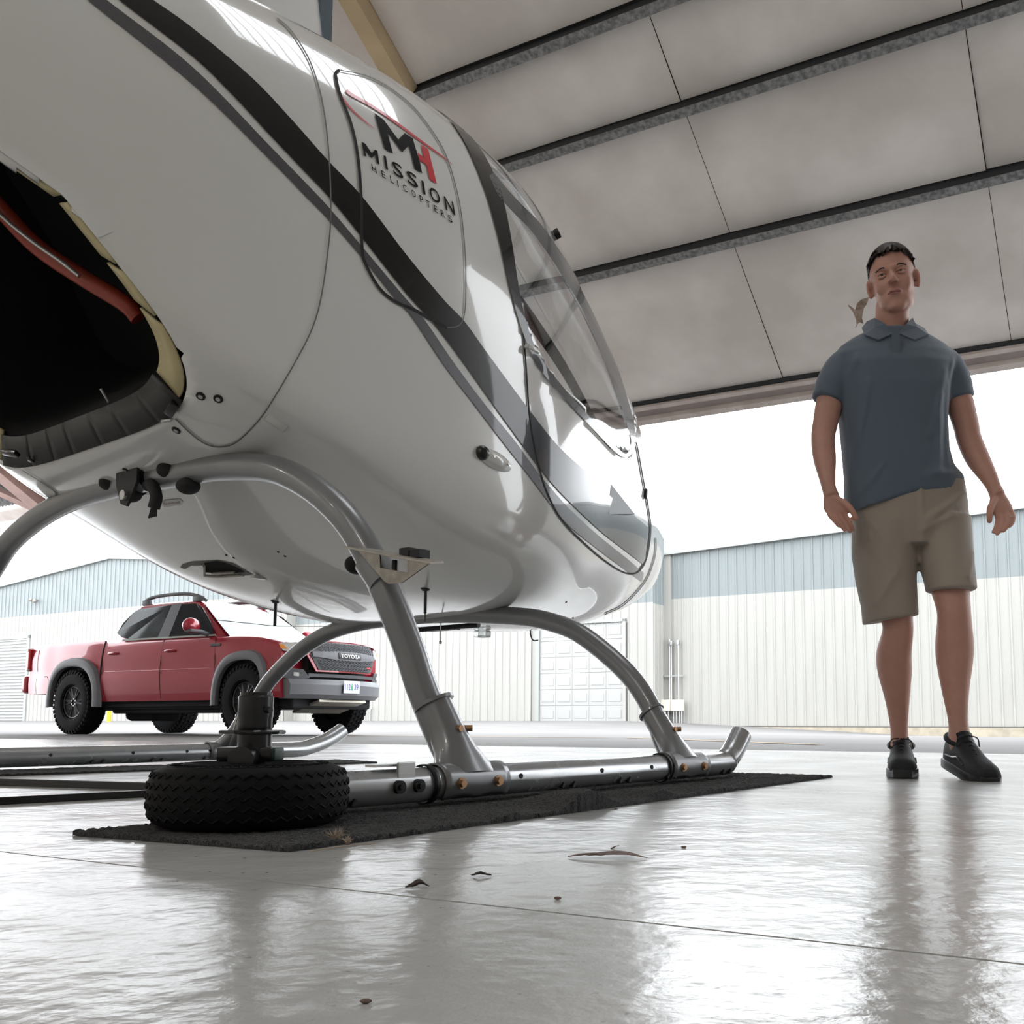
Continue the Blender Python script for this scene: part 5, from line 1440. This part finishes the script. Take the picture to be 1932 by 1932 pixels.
# hands: palm, four fingers of different lengths, thumb towards the body
def hand(bm, W, D, side, F, T):
    """W wrist point, D palm end; F list of finger chains, T thumb chain"""
    W = Vector(W); D = Vector(D)
    d = (D-W).normalized(); across = Vector((side, 0, 0))
    across = Vector((F[-1][0][0]-F[0][0][0], F[-1][0][1]-F[0][0][1], F[-1][0][2]-F[0][0][2])).normalized()
    nrm = d.cross(across).normalized(); rings = []
    for t, w in ((-.3, .018), (0, .0215), (.25, .029), (.55, .037), (.8, .041), (1., .040), (1.08, .034)):
        c = W+(D-W)*t-PO; rings.append([c+across*w*math.cos(a)+nrm*.0145*math.sin(a) for a in [2*PI*k/18 for k in range(18)]])
    add_loft(bm, rings)
    for ch, r in zip(F, (.0092, .0098, .0096, .0082)):
        P = crom([Vector(p)-PO for p in ch], 3); add_tube(bm, P, [r*(1-.28*k/(len(P)-1)) for k in range(len(P))], 10); add_ellipsoid(bm, P[-1], (r*.74,)*3, None, 8, 6)
    P = crom([Vector(p)-PO for p in T], 4); add_tube(bm, P, [.0135*(1-.3*k/(len(P)-1)) for k in range(len(P))], 10); add_ellipsoid(bm, P[-1], (.0096,)*3, None, 8, 6)
hand(bm, (.729, 3.133, .925), (.742, 3.115, .858), 1,
     [[(.714, 3.118, .866), (.717, 3.100, .842), (.728, 3.086, .822), (.738, 3.082, .806)],
      [(.730, 3.114, .860), (.736, 3.096, .832), (.748, 3.084, .810), (.758, 3.082, .792)],
      [(.747, 3.113, .858), (.756, 3.098, .828), (.768, 3.088, .805), (.777, 3.087, .788)],
      [(.764, 3.116, .862), (.774, 3.104, .836), (.784, 3.097, .812), (.790, 3.097, .795)]],
     [(.738, 3.122, .905), (.766, 3.105, .885), (.786, 3.092, .858), (.797, 3.088, .832)])
hand(bm, (1.279, 3.143, .93), (1.283, 3.122, .862), -1,
     [[(1.312, 3.124, .868), (1.316, 3.108, .842), (1.306, 3.094, .820), (1.294, 3.088, .806)],
      [(1.296, 3.120, .862), (1.298, 3.102, .832), (1.286, 3.089, .808), (1.272, 3.085, .790)],
      [(1.279, 3.118, .858), (1.278, 3.101, .826), (1.266, 3.090, .800), (1.252, 3.088, .780)],
      [(1.263, 3.120, .862), (1.262, 3.106, .832), (1.252, 3.098, .806), (1.242, 3.097, .788)]],
     [(1.268, 3.128, .90), (1.246, 3.112, .878), (1.236, 3.102, .850), (1.234, 3.100, .826)])
# head
HC = Vector((.979, 3.215, 1.690)); HR = Matrix.Rotation(-.13, 4, 'Y') @ Matrix.Rotation(-.34, 4, 'Z') @ Matrix.Rotation(.05, 4, 'X')
def hd(x, y, z): return HC-PO+HR @ Vector((x, y, z))
def hell(c, r, rot=None):
    Mx = HR if rot is None else HR @ rot
    add_ellipsoid(bm, hd(*c), r, Mx.to_3x3().to_4x4(), 28, 18)
hell((0, .02, .035), (.0775, .097, .090)); hell((0, -.005, -.02), (.068, .080, .088)); hell((0, -.030, -.078), (.056, .054, .046)); hell((0, -.058, -.104), (.033, .026, .020))
hell((-.034, -.050, -.028), (.027, .026, .034)); hell((.034, -.050, -.028), (.027, .026, .034))
hell((-.042, -.008, -.070), (.018, .044, .036)); hell((.042, -.008, -.070), (.018, .044, .036))
hell((0, -.078, .022), (.048, .014, .012)); 
add_tube(bm, [hd(0, -.080, .016), hd(0, -.095, -.008), hd(0, -.108, -.026)], [.008, .0105, .0135], 12)
hell((0, -.107, -.028), (.0125, .012, .010)); hell((-.0125, -.097, -.031), (.0085, .011, .0075)); hell((.0125, -.097, -.031), (.0085, .011, .0075))
hell((0, -.084, -.060), (.026, .012, .0075)); hell((0, -.082, -.072), (.022, .012, .008))
for s in (-1, 1):
    rr = Matrix.Rotation(.28*s, 4, 'Z'); hell((s*.082, .012, -.004), (.0075, .022, .033), rr); hell((s*.080, .006, -.030), (.007, .012, .013), rr)
body_me = remesh(bm, .0042, 3, .6)
# eye sockets and a groove between the lips are pressed into the continuous skin
hb = bmesh.new(); hb.from_mesh(body_me); hv = [v for v in hb.verts if v.co.z > 1.575]
for _ in range(9): bmesh.ops.smooth_vert(hb, verts=hv, factor=.5, use_axis_x=True, use_axis_y=True, use_axis_z=True)
hb.to_mesh(body_me); hb.free(); ib = HR.inverted()
for v in body_me.vertices:
    l = ib @ (v.co-(HC-PO))
    if abs(l.x) < .1 and -.14 < l.z < .13 and l.y < 0:
        for s in (-1, 1):
            d2 = ((l.x-s*.031)/.017)**2+((l.z-.006)/.0115)**2
            if d2 < 4: v.co += (HR.to_3x3() @ Vector((0, 1, 0)))*.012*math.exp(-d2)
        d2 = ((l.x)/.024)**2+((l.z+.0665)/.0025)**2
        if d2 < 4: v.co += (HR.to_3x3() @ Vector((0, 1, 0)))*.004*math.exp(-d2)
        for s in (-1, 1):
            d2 = ((l.x-s*.0075)/.0035)**2+((l.z+.038)/.003)**2
            if d2 < 4 and l.y < -.085: v.co += (HR.to_3x3() @ Vector((0, .6, .8)))*.005*math.exp(-d2)
bo_ = obj('body', body_me, M['skin'], person, sm=80, loc=(0, 0, 0)); bo_.name = 'body'
for s in (-1, 1):
    bm = bmesh.new(); add_ellipsoid(bm, hd(s*.031, -.0645, .006), (.0118,)*3, None, 16, 12); e = obj('eye', bm, mat('eye_white', (.55, .52, .5), rough=.2) if 'eye_white' not in bpy.data.materials else bpy.data.materials['eye_white'], person, sm=True)
    bm = bmesh.new(); add_ellipsoid(bm, hd(s*.031, -.0742, .006), (.0058, .003, .0058), None, 12, 8); obj('iris', bm, M['hair'], e, sm=True)
    bm = bmesh.new(); add_tube(bm, crom([hd(s*.013, -.084, .021), hd(s*.030, -.085, .0255), hd(s*.050, -.071, .021)], 4), .0031, 8, flat=.8); obj('eyebrow', bm, M['hair'], person, sm=True)
    bm = bmesh.new(); add_tube(bm, crom([hd(s*.016, -.073, .009), hd(s*.031, -.0775, .0125), hd(s*.046, -.068, .009)], 4), .0042, 8); add_tube(bm, crom([hd(s*.016, -.073, .002), hd(s*.031, -.0765, -.0015), hd(s*.046, -.067, .002)], 4), .0034, 8); obj('eyelid', bm, M['skin'], person, sm=True)
M['lip'] = mat('lip', (.38, .16, .14), rough=.5)
bm = bmesh.new(); add_tube(bm, crom([hd(-.024, -.079, -.066), hd(-.010, -.095, -.062), hd(0, -.0965, -.0635), hd(.010, -.095, -.062), hd(.024, -.079, -.066)], 4), [.001]+[.0034]*15+[.001], 8); add_tube(bm, crom([hd(-.022, -.079, -.068), hd(0, -.094, -.0715), hd(.022, -.079, -.068)], 5), [.001]+[.0036]*9+[.001], 8); obj('lips', bm, M['lip'], person, sm=True)
# hair: short cap over the skull
bm = bmesh.new(); r_ = random.Random(8)
g = []
for i in range(25):
    ph = i/24*PI*.5*1.32; row = []
    for j in range(48):
        th = 2*PI*j/48; x = math.sin(ph)*math.cos(th); y = math.sin(ph)*math.sin(th); z = math.cos(ph)
        # hairline: high on the forehead (front is -y), low at sides and back
        front = max(0, -math.sin(th)); lim = .66*sstep(front*1.15)-.18-(.12 if math.sin(th) > 0 else 0)
        zz_ = max(z, lim); k = math.sqrt(max(0, 1-zz_*zz_))/max(1e-6, math.hypot(x, y)) if z < lim else 1
        th_ = .010 if z > .2 else .004
        row.append(bm.verts.new(hd(x*k*(.0775+th_*.6), .02+y*k*(.097+th_), .040+zz_*(.090+th_))+Vector((r_.uniform(-1, 1), r_.uniform(-1, 1), r_.uniform(-1, 1)))*.0003))
    g.append(row)
for a, b in zip(g[:-1], g[1:]):
    for j in range(48):
        if (a[j].co-b[j].co).length > 1e-6 or 1: 
            try: bm.faces.new((a[j], a[(j+1) % 48], b[(j+1) % 48], b[j]))
            except ValueError: pass
bmesh.ops.remove_doubles(bm, verts=bm.verts, dist=.0004)
ho = obj('hair', bm, M['hair'], person, sm=60); s = ho.modifiers.new('t', 'SOLIDIFY'); s.thickness = .012; s.offset = -1
# shirt
bm = bmesh.new(); rings = []
for cx, cy, z, w, d, p in ((1.000, 3.245, .925, .197, .132, 2.4), (.998, 3.245, .96, .195, .134, 2.4), (.985, 3.24, 1.02, .182, .130, 2.4), (.975, 3.238, 1.10, .178, .128, 2.4), (.970, 3.236, 1.20, .180, .130, 2.5), (.975, 3.236, 1.30, .187, .134, 2.6), (.978, 3.238, 1.38, .198, .128, 2.7),
                           (.978, 3.242, 1.425, .205, .112, 2.5), (.978, 3.245, 1.462, .186, .095, 2.3), (.978, 3.248, 1.492, .145, .084, 2.2), (.978, 3.248, 1.52, .088, .074, 2.)):
    tilt = .09*max(0, (1.10-z)/.17) if z < 1.1 else 0
    rings.append([q+Vector((0, 0, (q.x+PO.x-cx)*tilt*2.2+.012*math.sin(3*math.atan2(q.y+PO.y-cy, q.x+PO.x-cx)) * (1 if z < 1. else 0))) for q in ell(Vector((cx, cy, z))-PO, w, d, 48, p)])
add_loft(bm, rings)
for P, cuff in (([(.86, 3.245, 1.415, .058), (.812, 3.242, 1.392, .064), (.776, 3.235, 1.335, .064), (.745, 3.226, 1.266, .0565)], None), ([(1.10, 3.245, 1.425, .058), (1.148, 3.242, 1.40, .064), (1.178, 3.235, 1.34, .063), (1.195, 3.228, 1.272, .0545)], None)):
    limb(bm, P, 24)
sh = remesh(bm, .0065, 4, .5)
# soft folds
fo = [(Vector((.81, 3.12, 1.02)), Vector((.86, 3.12, 1.30)), .010, .012), (Vector((1.08, 3.12, .99)), Vector((1.10, 3.11, 1.25)), .012, .014), (Vector((1.12, 3.13, 1.02)), Vector((1.13, 3.12, 1.30)), .009, .012), (Vector((1.03, 3.12, .98)), Vector((1.15, 3.15, 1.00)), .010, .014),
      (Vector((.83, 3.12, .93)), Vector((.90, 3.11, 1.02)), .008, .011), (Vector((1.06, 3.11, 1.12)), Vector((1.12, 3.14, 1.34)), .007, .012), (Vector((1.14, 3.14, 1.33)), Vector((1.17, 3.18, 1.42)), .008, .010), (Vector((.80, 3.15, 1.32)), Vector((.83, 3.14, 1.40)), .006, .010)]
for v in sh.vertices:
    w_ = v.co+PO
    if w_.y < 3.25:
        for a, b, h, r in fo:
            ab = b-a; t = max(0, min(1, (w_-a).dot(ab)/ab.length_squared)); q = a+ab*t; d = math.hypot(w_.x-q.x, w_.z-q.z)
            if d < 3*r: v.co.y -= h*math.exp(-(d/r)**2)*math.sin(PI*(.15+.7*t))
        # bunched bulge at the hip on the right of the picture
        d = (w_-Vector((1.17, 3.2, 1.0))).length
        if d < .07: v.co.x += .016*math.exp(-(d/.03)**2)
sho = obj('polo_shirt', sh, M['shirt'], person, sm=80, label='navy short-sleeved polo shirt')
# collar: two flaps and a standing band
bm = bmesh.new()
for s in (-1, 1):
    P = [(.965+s*.010, 3.150, 1.478), (.962+s*.060, 3.138, 1.452), (.972+s*.108, 3.165, 1.480), (.978+s*.108, 3.225, 1.528), (.978+s*.080, 3.265, 1.568), (.978+s*.066, 3.215, 1.560), (.970+s*.036, 3.165, 1.518)]
    vs = [bm.verts.new(Vector(p)-PO) for p in P]
    c0 = bm.verts.new(Vector((.975+s*.072, 3.180, 1.512))-PO)
    for k in range(7): bm.faces.new((vs[k], vs[(k+1) % 7], c0))
    vs2 = [bm.verts.new(Vector(p)-PO) for p in ((.978+s*.080, 3.265, 1.568), (.978+s*.108, 3.225, 1.528), (.978+s*.05, 3.33, 1.535), (.978, 3.335, 1.535), (.978, 3.315, 1.56), (.978+s*.04, 3.305, 1.562))]
    bm.faces.new(vs2)
co_ = obj('collar', bm, M['shirt'], sho); s = co_.modifiers.new('t', 'SOLIDIFY'); s.thickness = .006
bm = bmesh.new(); add_box(bm, V(.955, 3.1215, 1.425), (.026, .006, .09), Matrix.Translation(Vector((0, 0, 0))), .002); obj('placket', bm, M['shirt'], sho)
bm = bmesh.new()
tb, x0, x1, y0, y1 = text_mesh('mh', 1.)
for v in tb.verts: v.co = V(1.045+.03*(v.co.x-x0)/(x1-x0), 3.098, 1.405+.012*(v.co.y-y0)/(y1-y0))
tb.free()
# shorts
bm = bmesh.new(); rings = []
for cx, cy, z, w, d, tl in ((1.02, 3.24, .76, .185, .125, 0), (1.02, 3.242, .82, .192, .130, .02), (1.02, 3.245, .90, .192, .128, .08), (1.02, 3.245, .965, .184, .122, .14)):
    rings.append([q+Vector((0, 0, (q.x+PO.x-cx)*tl)) for q in ell(Vector((cx, cy, z))-PO, w, d, 40, 2.4)])
add_loft(bm, rings)
rings = [[q for q in ell(Vector((cx, cy, z))-PO, w, d, 32, 2.2)] for cx, cy, z, w, d in ((.93, 3.235, .84, .105, .12), (.923, 3.225, .74, .104, .112), (.924, 3.212, .64, .097, .104), (.929, 3.20, .56, .090, .098), (.930, 3.195, .512, .0885, .095))]
rings[-1] = [q+Vector((0, 0, (q.x+PO.x-.93)*.16)) for q in rings[-1]]
add_loft(bm, rings)
rings = [[q for q in ell(Vector((cx, cy, z))-PO, w, d, 32, 2.2)] for cx, cy, z, w, d in ((1.115, 3.235, .86, .10, .12), (1.113, 3.20, .76, .092, .112), (1.112, 3.165, .69, .083, .100), (1.113, 3.14, .63, .078, .094), (1.112, 3.13, .60, .0765, .092))]
add_loft(bm, rings)
st_ = remesh(bm, .0065, 3, .5)
fo = [(Vector((1.03, 3.12, .83)), Vector((1.18, 3.13, .93)), .012, .012), (Vector((1.02, 3.12, .80)), Vector((1.12, 3.10, .85)), .010, .012), (Vector((1.02, 3.11, .96)), Vector((1.02, 3.11, .76)), .006, .008), (Vector((.86, 3.11, .56)), Vector((.93, 3.10, .66)), .006, .014), (Vector((1.14, 3.07, .64)), Vector((1.18, 3.1, .72)), .007, .012), (Vector((.85, 3.13, .78)), Vector((.84, 3.13, .93)), .008, .010)]
for v in st_.vertices:
    w_ = v.co+PO
    if w_.y < 3.24:
        for a, b, h, r in fo:
            ab = b-a; t = max(0, min(1, (w_-a).dot(ab)/ab.length_squared)); q = a+ab*t; d = math.hypot(w_.x-q.x, w_.z-q.z)
            if d < 3*r: v.co.y -= h*math.exp(-(d/r)**2)
obj('shorts', st_, M['shorts'], person, sm=80, label='khaki knee-length shorts')
# sneakers
def shoe(X, Y, yaw, pitch, lift):
    Mx = Matrix.Translation(Vector((X, Y, lift))-PO) @ Matrix.Rotation(yaw, 4, 'Z') @ Matrix.Rotation(pitch, 4, 'X')
    root_ = empty('sneaker', parent=person)
    def secs(L, rows, n=28):
        bm = bmesh.new(); rr = []
        for y, w, h, z0, off in rows:
            ring = []
            for k in range(n):
                a = 2*PI*k/n; ca, sa = math.cos(a), math.sin(a)
                ring.append(Mx @ Vector((off+w*math.copysign(abs(ca)**.7, ca), y, z0+(h*abs(sa)**.8 if sa > 0 else 0))))
            rr.append(ring)
        add_loft(bm, rr); return bm
    # local frame: toe towards -y, heel at +y .08
    up = secs(0, [(-.198, .020, .018, .024, 0), (-.190, .036, .030, .024, 0), (-.165, .044, .040, .024, 0), (-.13, .046, .046, .024, 0), (-.09, .045, .056, .024, 0), (-.055, .043, .072, .024, 0), (-.02, .040, .088, .024, 0), (.02, .038, .080, .024, 0), (.06, .036, .076, .024, 0), (.085, .030, .076, .024, 0), (.094, .018, .066, .024, 0)])
    obj('shoe_upper', up, M['shoe'], root_, sm=60)
    bm = bmesh.new(); rr = []
    out = [(-.205, 0), (-.197, .028), (-.17, .046), (-.13, .050), (-.08, .048), (-.02, .043), (.04, .041), (.085, .036), (.103, .018), (.107, 0)]
    pts = [(x, y) for y, x in out]+[(-x, y) for y, x in out[::-1][1:-1]]
    rr = [[Mx @ Vector((x*s_, y*s_+(-.05*(1-s_)), z)) for x, y in pts] for z, s_ in ((0, .965), (.004, 1.), (.028, 1.0), (.031, .97))]
    add_loft(bm, rr); obj('sole', bm, M['shoe_rubber'], root_, sm=40)
    bm = bmesh.new(); rr = []
    tg = [(-.088, .070, .018), (-.055, .088, .022), (-.02, .108, .025), (.0, .135, .026)]
    for y, z, w in tg: rr.append([Mx @ Vector((w*t_, y-.006*(1-t_*t_), z-.010*t_*t_)) for t_ in (-1, -.5, 0, .5, 1)])
    add_loft(bm, rr, cap=False, closed=False); o = obj('tongue', bm, M['shoe'], root_, sm=True); s = o.modifiers.new('t', 'SOLIDIFY'); s.thickness = .008
    bm = bmesh.new()
    for k in range(5):
        y = -.092+.020*k; z = .0745+.0108*k; w = .022+.001*k
        add_tube(bm, [Mx @ Vector(p) for p in ((-w, y+.004, z-.010), (0, y-.004, z+.004), (w, y+.004, z-.010))], .0028, 6); 
    add_tube(bm, crom([Mx @ Vector(p) for p in ((0, -.012, .122), (-.03, -.03, .118), (-.036, -.035, .09), (-.01, -.03, .11))], 4), .002, 6); add_tube(bm, crom([Mx @ Vector(p) for p in ((0, -.012, .122), (.03, -.03, .116), (.038, -.03, .088))], 4), .002, 6)
    obj('laces', bm, M['shoe'], root_, kind='stuff')
    # ankle collar and side stripe
    bm = bmesh.new(); add_tube(bm, [Mx @ Vector((.037*math.cos(a), .035+.048*math.sin(a), .098+.010*math.sin(a))) for a in [2*PI*k/24 for k in range(24)]], .009, 8, closed=True); obj('ankle_collar', bm, M['shoe'], root_, sm=True)
    for s_ in (-1, 1):
        bm = bmesh.new(); add_tube(bm, crom([Mx @ Vector(p) for p in ((s_*.043, -.10, .046), (s_*.0425, -.055, .060), (s_*.040, -.01, .052), (s_*.038, .05, .048))], 4), .004, 6, flat=.6); obj('side_stripe', bm, M['shoe_side'], root_, sm=True)
    return root_
shoe(.968, 3.245, -.28, .0, .0)
shoe(1.118, 3.105, .06, .17, .017)
obj('ring', tube([V(1.3075+.0095*math.cos(a), 3.104, .838)+Vector((0, .0095*math.sin(a), 0)) for a in [2*PI*k/16 for k in range(16)]], .0013, 6, closed=True), M['steel'], person)
# torn brown scrap hanging from the insulation just behind the man
hp0 = wplane(1634, 560, P0, NN); hq = wplane(1612, 622, P0, NN)
def cp(px, py, d=.0): return wplane(px, py, hp0+NN*-.03, (0, 1, 0))+Vector((0, d, 0))
OUT = [(1638, 562), (1625, 565), (1617, 573), (1612, 588), (1601, 576), (1608, 590), (1616, 602), (1616, 612), (1612, 622), (1618, 611), (1623, 607), (1630, 611), (1626, 600), (1628, 585), (1636, 572)]
bm = bmesh.new(); f = bm.faces.new([bm.verts.new(cp(x, y, .02*math.sin(y*.2))) for x, y in OUT]); f.normal_update(); bmesh.ops.triangulate(bm, faces=bm.faces)
ctr = hp0.copy()
for v in bm.verts: v.co -= ctr
o = obj('torn_scrap', bm, mat('brown_paper', (.32, .24, .19), rough=.8, noise_amt=.4, noise_scale=30), loc=ctr, label='small torn brown scrap hanging from the ceiling beside the man\'s head', cat='scrap')
s = o.modifiers.new('t', 'SOLIDIFY'); s.thickness = .02
